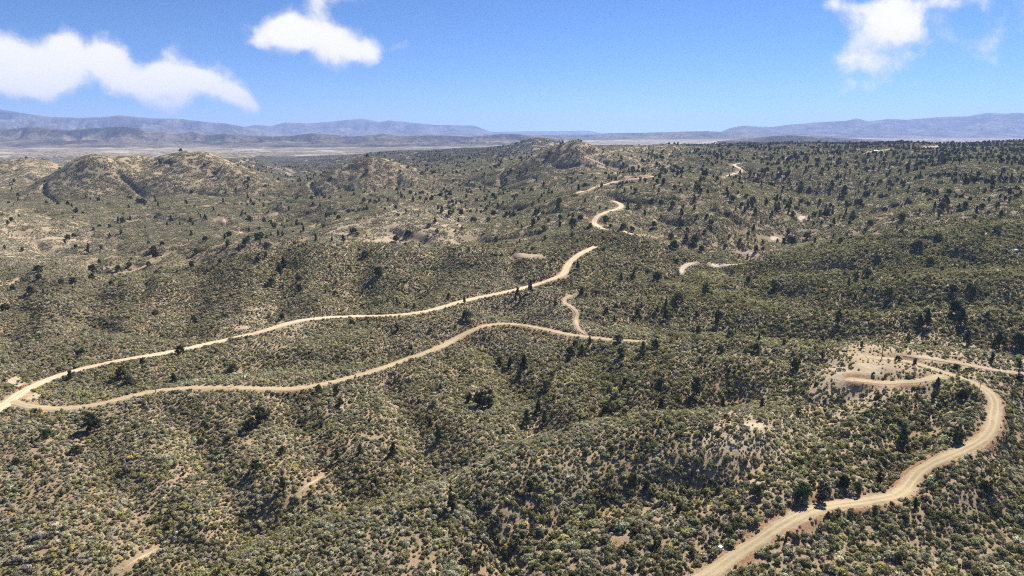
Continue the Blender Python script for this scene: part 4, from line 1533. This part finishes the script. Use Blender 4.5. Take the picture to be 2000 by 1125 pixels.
TREE_MAP = np.array([  # u, v, trees per hectare
    (100, 900, 3), (400, 900, 5), (700, 900, 8), (1000, 900, 6), (1300, 1000, 8), (1700, 1000, 12), (1900, 1050, 12), (1750, 830, 14), (1300, 720, 14), (1000, 760, 14), (700, 760, 6), (500, 720, 3), (200, 740, 6),
    (200, 620, 1.2), (500, 560, 3), (800, 560, 4), (100, 520, 4), (400, 480, 5), (250, 430, 4), (600, 430, 12), (800, 430, 5), (900, 390, 18), (1000, 480, 8), (1150, 430, 14), (1150, 520, 8), (1300, 600, 20), (1450, 620, 20), (1350, 560, 12),
    (1300, 450, 14), (1450, 400, 18), (1550, 450, 22), (1600, 540, 24), (1750, 600, 20), (1900, 620, 22), (1700, 480, 20), (1900, 480, 16), (1850, 400, 18), (1650, 380, 30), (1800, 340, 32), (1950, 330, 32), (1600, 320, 26), (1800, 295, 30), (1450, 320, 22),
    (1250, 330, 16), (1130, 300, 2), (1070, 305, 3), (1180, 295, 3), (1000, 340, 8), (380, 330, 1.5), (170, 350, 1.5), (720, 330, 2), (600, 350, 8), (900, 330, 10), (1000, 300, 14), (850, 300, 10)])


def random_trees():
    rng = np.random.default_rng(31)
    X, Y = jitter_cells(9.0, 150, 2700, 0.82, rng)
    Z = height(X, Y)
    u, v, dep = project(X, Y, Z)
    k = (u > -80) & (u < 2080) & (v < 1180)
    X, Y, Z, u, v = X[k], Y[k], Z[k], u[k], v[k]
    sy = 1.0 / np.clip((v - 240) * 0.2, 8, 120)
    sx = 1.0 / np.clip((v - 150) * 0.3, 50, 200)
    W, S = np.zeros(len(u)), np.zeros(len(u))
    for (a, b, d) in TREE_MAP:
        w = 1.0 / (((u - a) * sx) ** 2 + ((v - b) * sy) ** 2 + 0.05) ** 2
        W += w
        S += w * d
    d = S / W
    cl = np.exp(1.4 * fbm(X / 60, Y / 60, 2, 600))
    dr = bil(np.minimum(DROAD, 60), *grid_index(X, Y))
    bare = bare_at(X, Y, Z)
    near = np.where(Y < 650, 0.42, 1.0)        # near trees are mostly the traced ones
    p = d * 0.0088 * cl * near * (1 - bare) * (dr > 3.0)
    k = rng.random(len(X)) < p
    X, Y, Z = X[k], Y[k], Z[k]
    H = np.clip(5.6 + 1.5 * rng.standard_normal(len(X)), 2.8, 10.5) * np.where(Y < 650, 0.62, 1.0)
    kind = rng.choice(3, len(X), p=[0.36, 0.38, 0.26])
    return X, Y, Z, H, kind


def plant_trees():
    t = traced_trees()
    r = random_trees()
    # no random tree on top of a traced one
    d = np.array([np.hypot(t[0] - x, t[1] - y).min() for x, y in zip(r[0], r[1])])
    k = d > 6
    X, Y, Z, H, kind = (np.concatenate([a, b[k]]) for a, b in zip(t, r))
    rng = np.random.default_rng(33)
    names = {0: [0, 1, 2], 1: [3, 4, 5], 2: [6, 7]}
    var = np.array([names[q][rng.integers(len(names[q]))] for q in kind])
    tone = np.array([(0.082, 0.096, 0.048)]) * (1 + 0.25 * rng.standard_normal((len(X), 1))).clip(0.5, 1.7) * (1 + 0.08 * rng.standard_normal((len(X), 3)))
    wide = 0.78 + 0.35 * rng.random(len(X))
    spin = rng.random(len(X)) * 6.28
    _, v, dep = project(X, Y, Z)
    u, v, dep = project(X, Y, Z)
    inside = (u > 4) & (u < 1996) & (v > 200) & (v < 1123)
    rank = np.where(inside, H / dep, 0)
    order = np.argsort(-rank)
    return dict(X=X, Y=Y, Z=Z, H=H, kind=kind, var=var, tone=tone, wide=wide, spin=spin, u=u, v=v, dep=dep, order=order)


TR = plant_trees()
print("trees", len(TR["X"]))

# ------------------------------------------------------------------ labels that single a thing out
LANDMARKS = [
    ("the road junction", 30, 790), ("the lower road's start", 170, 800), ("the left utility pole", 303, 760), ("the second utility pole", 477, 735), ("the lower road's straight", 560, 762), ("the climb of the lower road", 720, 728),
    ("the curve of the lower road", 895, 655), ("the crest of the lower road", 1000, 632), ("the fork of the thin track", 1144, 656), ("the end of the lower road", 1245, 668), ("the bend of the thin track", 1098, 587), ("the tree beside the main road", 353, 690),
    ("the main road's left bend", 120, 730), ("the main road's long straight", 440, 664), ("the pale rocky patch", 540, 640), ("the main road's middle", 760, 617), ("the rising main road", 940, 580), ("the kink in the main road", 1105, 525),
    ("the main road's top", 1160, 484), ("the flat cut pad", 1030, 500), ("the short road piece", 1240, 459), ("the hairpin on the hill", 1160, 435), ("the upper hairpin", 1213, 402), ("the far road stretch", 1200, 357), ("the zigzag far road", 1440, 332),
    ("the sandy wash", 1425, 517), ("the lower wash bend", 1338, 525), ("the upper wash", 1515, 466), ("the bare loop pad", 1655, 735), ("the loop road", 1770, 748), ("the transformer pole", 1722, 700), ("the right road's outer bend", 1944, 790), ("the right road's middle", 1860, 890),
    ("the right road's bends", 1780, 942), ("the right road's cut bank", 1640, 975), ("the right road's foot", 1480, 1056), ("the white box", 1407, 1069), ("the pale patch", 1465, 832), ("the spur's foot", 900, 980), ("the head of the gully", 1300, 785), ("the gully's middle", 1040, 828),
    ("the gully's mouth", 650, 990), ("the lower left trail", 260, 1098), ("the small scrub trail", 600, 945), ("the bottom left corner", 60, 1090), ("the left edge slope", 60, 900), ("the left dead tree", 248, 918), ("the tawny hill at left", 60, 450),
    ("the crest of the brown hill", 640, 485), ("the tan rounded hill", 780, 420), ("the left dry valley", 220, 530), ("the small track at left", 300, 510), ("the zigzag track at left", 450, 445), ("the twin domed hills", 300, 360), ("the single domed hill", 720, 330), ("the pointed hill", 1120, 300),
    ("the wooded far plateau", 1800, 300), ("the deep wooded valley", 1650, 380), ("the right hillside", 1900, 460), ("the dark right slope", 1780, 580), ("the right edge slope", 1950, 640), ("the white parked van", 1983, 490), ("the bottom right corner", 1940, 1090), ("the lower right slope", 1720, 1060),
    ("the bottom edge center", 1000, 1095), ("the left bottom edge", 640, 1095), ("the bushy edge", 1240, 1090), ("the spur's bottom edge", 840, 1100), ("the open slope", 1300, 1040), ("the bottom left trail end", 380, 1100)]
ORD = ["", "second", "third", "fourth", "fifth", "sixth", "seventh", "eighth", "ninth", "tenth", "eleventh", "twelfth"]


def side_of(du, dv):
    if abs(du) < 16 and abs(dv) < 9:
        return "beside"
    if abs(du) > 2.2 * abs(dv):
        return "right of" if du > 0 else "left of"
    if abs(dv) > 1.6 * abs(du):
        return "below" if dv > 0 else "above"
    return ("below" if dv > 0 else "above") + " " + ("right of" if du > 0 else "left of")


def make_labels(items):
    """items: (description, u, v). Each gets its description, its side of the nearest landmark and, where that is not enough, its rank"""
    base = []
    for (desc, u, v) in items:
        d = [((u - a) * 0.75) ** 2 + ((v - b) * 1.35) ** 2 for (_, a, b) in LANDMARKS]
        i = int(np.argmin(d))
        base.append((desc, side_of(u - LANDMARKS[i][1], v - LANDMARKS[i][2]), LANDMARKS[i][0]))
    groups = {}
    for i, b in enumerate(base):
        groups.setdefault(b, []).append(i)
    out = [""] * len(items)
    for b, idx in groups.items():
        lab = "%s %s %s" % b
        idx = sorted(idx, key=lambda i: items[i][1])
        for n, i in enumerate(idx):
            if len(idx) == 1:
                out[i] = lab
            elif n == len(idx) - 1:
                out[i] = "rightmost " + lab
            elif n == 0:
                out[i] = "leftmost " + lab
            else:
                out[i] = "%s from left, %s" % (ORD[min(n, 11)], lab)
    return [q if len(q.replace("-", " ").split()) <= 16 else q.replace("mid-sized ", "").replace("big ", "") for q in out]


def tone_word(t, words):
    l = float(np.dot(t, (0.3, 0.6, 0.1)))
    return words[0] if l < words[3] else (words[1] if l < words[4] else words[2])


def build_trees():
    T = TR
    top = T["order"][:300]
    rest = T["order"][300:]
    first = {}
    items = []
    for i in top:
        k = int(T["kind"][i])
        shape = ["pointed", "rounded", "tall narrow"][k]
        h = T["H"][i]
        size = "small" if h < 4.2 else ("large" if h > 7.0 else "mid-sized")
        tw = tone_word(T["tone"][i], ("blackish", "dark green", "olive green", 0.080, 0.108))
        items.append(("%s %s %s evergreen" % (size, tw, shape), T["u"][i], T["v"][i]))
    labels = make_labels(items)
    for i, lab in zip(top, labels):
        var = int(T["var"][i])
        kind, tm, cm = TREES[var]
        nm = {"pine": "pine_tree", "round": "juniper_tree", "tall": "cypress_tree"}[kind]
        h, w = float(T["H"][i]), float(T["wide"][i])
        if var not in first:
            e = link(bpy.data.objects.new(nm, None))
            e.empty_display_size = 0.2
            tr = link(bpy.data.objects.new("trunk", tm))
            cr = link(bpy.data.objects.new("crown", cm))
            tr.parent = cr.parent = e
            first[var] = (e, tr, cr)
        else:
            e0, tr0, cr0 = first[var]
            e = link(e0.copy())
            tr, cr = link(tr0.copy()), link(cr0.copy())
            tr.parent = cr.parent = e
        e.name = nm
        e.location = (T["X"][i], T["Y"][i], T["Z"][i] - 0.1)
        e.rotation_euler = (0, 0, float(T["spin"][i]))
        e.scale = (h * w, h * w, h)
        e["label"], e["category"], e["group"] = lab, "tree", "evergreen trees scattered over the scrub slopes"
        cr["tone"] = [float(q) for q in T["tone"][i]]
    meshes = [joined([(tm, 0), (cm, 1)], "far_tree", [MAT_BARK, MAT_CROWN]) for (_, tm, cm) in TREES]
    h, w = T["H"][rest], T["wide"][rest]
    pos = np.stack([T["X"][rest], T["Y"][rest], T["Z"][rest] - 0.1], 1)
    rot = np.stack([0 * h, 0 * h, T["spin"][rest]], 1)
    instancer("woods", pos, rot, np.stack([h * w, h * w, h], 1), T["var"][rest], T["tone"][rest], meshes, "small far evergreens dotted over the distant slopes and plateau")


build_trees()


def build_bushes():
    # a bush leaves room for the tree it would grow through
    T = TR
    u, v, dep = project(POS[:, 0], POS[:, 1], POS[:, 2])
    near = T["Y"] < NEAR_END + 40
    keep = np.ones(len(POS), bool)
    tx, ty, th = T["X"][near], T["Y"][near], T["H"][near] * 0.16
    for x, y, r in zip(tx, ty, th):
        m = (np.abs(POS[:, 0] - x) < r) & (np.abs(POS[:, 1] - y) < r)
        keep[m] = False
    for (bx, by, br) in KEEP_OUT:
        keep[np.hypot(POS[:, 0] - bx, POS[:, 1] - by) < br] = False
    inside = keep & (u > 8) & (u < 1992) & (v < 1118)
    rank = np.where(inside, SIZE * (0.6 + 0.4 * SCL[:, 2] / SIZE) / dep, 0)
    order = np.argsort(-rank)
    top = order[:300]
    kw = {0: "sage green", 1: "olive green", 2: "dark green", 3: "grey leafless", 4: "yellow green", 5: "brownish"}
    sw = {0: "domed", 1: "domed", 2: "domed", 3: "domed", 4: "spreading", 5: "spreading", 6: "spreading", 7: "spreading", 8: "upright", 9: "upright", 10: "twiggy", 11: "twiggy", 12: "spiky"}
    items = []
    med = np.median(SIZE[top])
    for i in top:
        items.append(("%s %s %s bush" % ("big" if SIZE[i] > med else "mid-sized", kw[int(KIND[i])], sw[int(PICK[i])]), u[i], v[i]))
    labels = make_labels(items)
    proto = {}
    for i, lab in zip(top, labels):
        pk = int(PICK[i])
        if pk not in proto:
            o = proto[pk] = link(bpy.data.objects.new("shrub", SHRUBS[pk]))
        else:
            o = link(proto[pk].copy())
        o.name = "shrub"
        o.location = [float(q) for q in POS[i]]
        o.rotation_euler = [float(q) for q in ROT[i]]
        o.scale = [float(q) for q in SCL[i]]
        o["tone"] = [float(q) for q in TONE[i]]
        o["label"], o["category"], o["group"] = lab, "shrub", "larger bushes on the near slopes"
    keep[top] = False
    k = np.where(keep)[0]
    instancer("shrubbery", POS[k], ROT[k], SCL[k], PICK[k], TONE[k], SHRUBS, "low desert scrub of sage green, olive and grey bushes covering the near slopes")


# ------------------------------------------------------------------ small man-made things and dead trees
def box(bag, c, s, rz=0.0, taper=1.0):
    x, y, z = np.asarray(s) / 2
    V = np.array([(-x, -y, -z), (x, -y, -z), (x, y, -z), (-x, y, -z), (-x * taper, -y * taper, z), (x * taper, -y * taper, z), (x * taper, y * taper, z), (-x * taper, y * taper, z)], float)
    F = [(0, 2, 1), (0, 3, 2), (4, 5, 6), (4, 6, 7), (0, 1, 5), (0, 5, 4), (1, 2, 6), (1, 6, 5), (2, 3, 7), (2, 7, 6), (3, 0, 4), (3, 4, 7)]
    ca, sa = math.cos(rz), math.sin(rz)
    V = np.stack([V[:, 0] * ca - V[:, 1] * sa, V[:, 0] * sa + V[:, 1] * ca, V[:, 2]], 1) + np.asarray(c)
    bag.add(V, F, 1.0)


def part(name, bag, mat, parent, smooth=False):
    o = link(bpy.data.objects.new(name, bag.mesh(name, mat, smooth)))
    o.parent = parent
    return o


def thing(name, label, cat, loc, rz=0.0, group=None):
    e = link(bpy.data.objects.new(name, None))
    e.empty_display_size = 0.3
    e.location = loc
    e.rotation_euler = (0, 0, rz)
    e["label"], e["category"] = label, cat
    if group:
        e["group"] = group
    return e


KEEP_OUT = []


def at(u, v):
    X, Y, Z, _ = cast(u, v)
    return float(X[0]), float(Y[0]), float(Z[0])


def build_poles():
    for (u, v, h, label, trafo) in [
            (304, 767, 8.8, "leftmost wooden utility pole, standing where the lower dirt road is hidden by bushes", False),
            (477, 749, 8.8, "dark wooden utility pole just above the straight lower dirt road", False),
            (839, 655, 8.2, "thin utility pole in grey scrub between the two dirt roads", False),
            (1032, 625, 8.2, "thin utility pole just above the crest of the lower dirt road", False),
            (1722, 701, 10.6, "tall utility pole with dark transformer behind the bare loop pad", True)]:
        x, y, z = at(u, v)
        e = thing("utility_pole", label, "utility pole", (x, y, z), 0.35, "utility poles along the ridge")
        b = Bag()
        tube(b, (0, 0, -0.8), (0, 0, h), 0.20, 0.13, 8)
        part("pole", b, MAT_POLE, e, True)
        b = Bag()
        box(b, (0, -0.2, h - 0.55), (2.2, 0.12, 0.14))
        part("crossarm", b, MAT_POLE, e)
        for s in (-0.95, 0.0, 0.95):
            b = Bag()
            zz = h - 0.47 if s else h
            tube(b, (s, -0.2 if s else 0, zz), (s, -0.2 if s else 0, zz + 0.12), 0.05, 0.08, 8)
            tube(b, (s, -0.2 if s else 0, zz + 0.12), (s, -0.2 if s else 0, zz + 0.24), 0.08, 0.04, 8)
            part("insulator", b, MAT_CERAMIC, e, True)
        if trafo:
            b = Bag()
            tube(b, (0.42, -0.1, h - 4.6), (0.42, -0.1, h - 3.5), 0.36, 0.36, 12)
            tube(b, (0.42, -0.1, h - 3.5), (0.42, -0.1, h - 3.38), 0.38, 0.2, 12)
            t = part("transformer", b, MAT_STEEL, e, True)
            b = Bag()
            tube(b, (0.42, -0.1, h - 3.38), (0.42, -0.1, h - 3.05), 0.06, 0.05, 8)
            o = part("bushing", b, MAT_CERAMIC, t, True)
        KEEP_OUT.append((x, y, 1.2))


def build_box():
    x, y, z = at(1407, 1074)
    e = thing("utility_box", "small white metal box on bare soil left of the right dirt road", "utility box", (x, y, z), 0.6)
    b = Bag()
    box(b, (0, 0, 0.05), (1.5, 1.3, 0.25))
    part("base_pad", b, MAT_CONCRETE, e)
    b = Bag()
    box(b, (0, 0, 0.62), (1.15, 0.95, 0.9))
    part("body", b, MAT_WHITE, e)
    b = Bag()
    box(b, (0, 0, 1.13), (1.28, 1.08, 0.12), 0, 0.96)
    part("lid", b, MAT_WHITE, e)
    b = Bag()
    box(b, (0, -0.49, 0.62), (0.95, 0.03, 0.74))
    d = part("door", b, MAT_WHITE, e)
    b = Bag()
    box(b, (0.36, -0.525, 0.62), (0.05, 0.04, 0.22))
    part("handle", b, MAT_STEEL, d)
    KEEP_OUT.append((x, y, 2.0))
    KEEP_OUT.append((x - 0.4, y - 2.2, 1.4))


def build_vehicle(name, label, cat, u, v, rz, van=False):
    x, y, z = at(u, v)
    e = thing(name, label, cat, (x, y, z + 0.12), rz)
    prof = ([(-2.3, .45), (2.35, .45), (2.35, 1.0), (1.75, 1.15), (1.15, 2.05), (-2.25, 2.1)] if van else
            [(-2.6, .5), (2.6, .5), (2.6, 1.0), (1.3, 1.12), (0.75, 1.75), (-0.75, 1.75), (-0.85, 1.08), (-2.6, 1.06)])
    n = len(prof)
    hw = 0.95
    V = np.array([(a, -hw, c) for a, c in prof] + [(a, hw, c) for a, c in prof] + [(np.mean([q[0] for q in prof]), -hw, .95), (np.mean([q[0] for q in prof]), hw, .95)])
    i = np.arange(n)
    j = (i + 1) % n
    F = np.concatenate([np.stack([i, j, j + n], 1), np.stack([i, j + n, i + n], 1), np.stack([i * 0 + 2 * n, j, i], 1), np.stack([i * 0 + 2 * n + 1, i + n, j + n], 1)])
    b = Bag()
    b.add(V, F, 1.0)
    body = part("body", b, MAT_CAR, e)
    # glazing as thin slabs proud of the body
    b = Bag()
    p, q = (prof[3], prof[4]) if van else (prof[3], prof[4])
    d = np.array([q[0] - p[0], 0, q[1] - p[1]])
    nrm = np.array([d[2], 0, -d[0]]) / np.linalg.norm(d) * 0.02
    a0, a1 = np.array([p[0], 0, p[1]]) + d * .12 + nrm, np.array([p[0], 0, p[1]]) + d * .88 + nrm
    V = np.array([a0 + (0, -.8, 0), a0 + (0, .8, 0), a1 + (0, .8, 0), a1 + (0, -.8, 0), a0 + (0, -.8, 0) - nrm * .8, a0 + (0, .8, 0) - nrm * .8, a1 + (0, .8, 0) - nrm * .8, a1 + (0, -.8, 0) - nrm * .8])
    b.add(V, [(0, 1, 2), (0, 2, 3), (4, 6, 5), (4, 7, 6)], 1.0)
    part("windscreen", b, MAT_GLASS, e)
    for s in (-1, 1):
        b = Bag()
        if van:
            box(b, (0.55, s * (hw + 0.012), 1.62), (0.9, 0.02, 0.5))
            box(b, (-0.85, s * (hw + 0.012), 1.62), (1.5, 0.02, 0.5))
        else:
            box(b, (0.0, s * (hw + 0.012), 1.42), (1.2, 0.02, 0.42))
        part("side_window", b, MAT_GLASS, e)
        for wx in (-1.55, 1.55):
            b = Bag()
            tube(b, (wx, s * 0.72, .36), (wx, s * 0.99, .36), 0.36, 0.36, 14)
            w = part("wheel", b, MAT_TYRE, e, False)
            b = Bag()
            tube(b, (wx, s * 0.985, .36), (wx, s * 1.0, .36), 0.2, 0.2, 10)
            part("rim", b, MAT_STEEL, w)
        b = Bag()
        box(b, ((2.36 if van else 2.61), s * 0.68, .82), (0.04, 0.36, 0.16))
        part("headlight", b, MAT_WHITE, e)
    KEEP_OUT.append((x, y, 3.2))
    return e


def build_house():
    x, y, z = at(1709, 297)
    e = thing("house", "pale low house in the light clearing on the wooded plateau", "house", (x, y, z + 0.1), 0.15)
    e.scale = (0.75, 0.75, 0.75)
    KEEP_OUT.append((x, y, 7.0))
    b = Bag()
    box(b, (0, 0, 1.3), (10, 6.5, 2.9))
    w = part("wall", b, MAT_WALL, e)
    b = Bag()
    V = np.array([(-5.5, -3.9, 2.7), (5.5, -3.9, 2.7), (5.5, 3.9, 2.7), (-5.5, 3.9, 2.7), (-5.5, 0, 4.6), (5.5, 0, 4.6), (-5.5, -3.9, 2.86), (5.5, -3.9, 2.86), (5.5, 3.9, 2.86), (-5.5, 3.9, 2.86), (-5.5, 0, 4.76), (5.5, 0, 4.76)])
    F = [(6, 7, 11), (6, 11, 10), (8, 9, 10), (8, 10, 11), (0, 4, 5), (0, 5, 1), (2, 5, 4), (2, 4, 3), (0, 1, 7), (0, 7, 6), (2, 3, 9), (2, 9, 8), (0, 6, 10), (0, 10, 4), (3, 4, 10), (3, 10, 9), (1, 5, 11), (1, 11, 7), (2, 8, 11), (2, 11, 5)]
    b.add(V, F, 1.0)
    part("roof", b, MAT_ROOF, e)
    b = Bag()
    box(b, (0.4, -3.27, 1.05), (1.0, 0.06, 2.1))
    part("door", b, MAT_STEEL, e)
    for wx in (-3.2, 3.0):
        b = Bag()
        box(b, (wx, -3.27, 1.5), (1.5, 0.05, 1.1))
        part("window", b, MAT_GLASS, e)


def build_dead_trees():
    for k, (u, v, hp, label) in enumerate([
            (248, 921, 28, "grey leafless dead tree on the scrubby left slope"),
            (221, 1066, 34, "spindly grey dead tree near the bottom left trail"),
            (1451, 850, 22, "thin bare dead tree beside the pale patch on the spur"),
            (1915, 932, 30, "slim grey dead tree on the slope under the right road bend"),
            (1913, 760, 22, "bare upright snag in the bushes right of the loop road"),
            (917, 606, 16, "silver dead tree below the rising main road"),
            (1250, 668, 12, "short grey snag at the end of the lower road"),
            (1389, 1080, 26, "leaning grey dead tree just left of the white box")]):
        rng = np.random.default_rng(700 + k)
        x, y, z = at(u, v)
        _, _, dep = project(x, y, z)
        h = hp * dep / FPX
        e = thing("dead_tree", label, "dead tree", (x, y, z), rng.random() * 6, "grey dead trees in the scrub")
        b = Bag()
        lean = rng.standard_normal(2) * 0.05 * h
        mid = np.array([lean[0] * .4, lean[1] * .5, h * .5])
        top = np.array([lean[0], lean[1], h])
        tube(b, (0, 0, -.3), mid, 0.035 * h, 0.024 * h)
        tube(b, mid, top, 0.024 * h, 0.006 * h)
        part("trunk", b, MAT_DEADWOOD, e, True)
        for _ in range(11):
            t = 0.25 + 0.7 * rng.random()
            p0 = mid * min(1, t * 2) + (top - mid) * max(0, t * 2 - 1)
            d = rng.standard_normal(3)
            d[2] = abs(d[2]) * 0.6 + 0.3
            d /= np.linalg.norm(d)
            L = h * (0.18 + 0.25 * rng.random()) * (1.2 - t * .6)
            b = Bag()
            p1 = p0 + d * L
            tube(b, p0, p1, 0.014 * h, 0.006 * h, 5)
            for _ in range(2):
                d2 = d + rng.standard_normal(3) * 0.6
                tube(b, p0 + d * L * (0.4 + .4 * rng.random()), p1 + d2 * L * 0.35, 0.008 * h, 0.003 * h, 4)
            part("branch", b, MAT_DEADWOOD, e, True)


def build_rubble():
    """stones along the verges and on the bare places of the near ground"""
    meshes = []
    for k in range(3):
        rng = np.random.default_rng(800 + k)
        v, f = ICO0
        b = Bag()
        b.add(v * np.array([0.5, 0.42, 0.3]) * (0.8 + 0.4 * rng.random((12, 1))), f, 1.0)
        meshes.append(b.mesh("stone", MAT_ROCK))
    rng = np.random.default_rng(810)
    P = []
    for (nm, pl, wd, kd) in ROADS:
        if kd > 1 or pl[:, 1].min() > 520:
            continue
        n = len(pl) * 5
        i = rng.integers(len(pl) - 1, size=n)
        d = pl[i + 1] - pl[i]
        d /= np.linalg.norm(d, axis=1)[:, None] + 1e-9
        off = rng.choice([-1, 1], n) * (wd / 2 + 0.15 + np.abs(rng.standard_normal(n)) * 1.3)
        P.append(pl[i] + d * rng.random((n, 1)) * 1.6 + np.stack([-d[:, 1], d[:, 0]], 1) * off[:, None])
    X, Y = jitter_cells(2.2, 150, 420, 0.85, rng)
    Z = height(X, Y)
    k = rng.random(len(X)) < 0.02 + 0.45 * bare_at(X, Y, Z)
    P.append(np.stack([X[k], Y[k]], 1))
    P = np.concatenate(P)
    dr = bil(np.minimum(DROAD, 60), *grid_index(P[:, 0], P[:, 1]))
    P = P[dr > 0.1]
    Z = height(P[:, 0], P[:, 1])
    n = len(P)
    s = 0.22 + 0.45 * rng.random(n) ** 3
    o = instancer("rubble", np.stack([P[:, 0], P[:, 1], Z + 0.02], 1), rng.random((n, 3)) * (0.3, 0.3, 6.28), np.stack([s, s, s], 1), rng.integers(3, size=n), np.ones((n, 3)), meshes, "loose pale stones along the dirt road verges and bare patches")


build_rubble()
build_poles()
build_box()
build_vehicle("pickup_truck", "white pickup truck on the zigzag far road", "pickup truck", 1437, 338, 0.9)
build_vehicle("parked_van", "white parked van half hidden by bushes near the right edge", "van", 1984, 492, 0.5, True)
build_house()
build_dead_trees()
build_bushes()

# ------------------------------------------------------------------ the air
def build_haze():
    x0, x1, y0, y1, z0, z1 = -32000, 32000, -400, 32000, -90, 920
    b = Bag()
    box(b, ((x0 + x1) / 2, (y0 + y1) / 2, (z0 + z1) / 2), (x1 - x0, y1 - y0, z1 - z0))
    m, w = new_mat("haze_air")
    out = w.n('ShaderNodeOutputMaterial')
    pv = w.n('ShaderNodeVolumePrincipled')
    pv.inputs['Color'].default_value = (0.37, 0.51, 0.90, 1)
    pv.inputs['Density'].default_value = HAZE_DENSITY
    pv.inputs['Anisotropy'].default_value = 0.15
    w.link(pv.outputs[0], out.inputs['Volume'])
    try:
        m.cycles.homogeneous_volume = True
    except Exception:
        pass
    o = link(bpy.data.objects.new("haze", b.mesh("haze", m)))
    o["kind"] = "stuff"
    o["label"] = "thin blue haze fading the far mountains"


build_haze()
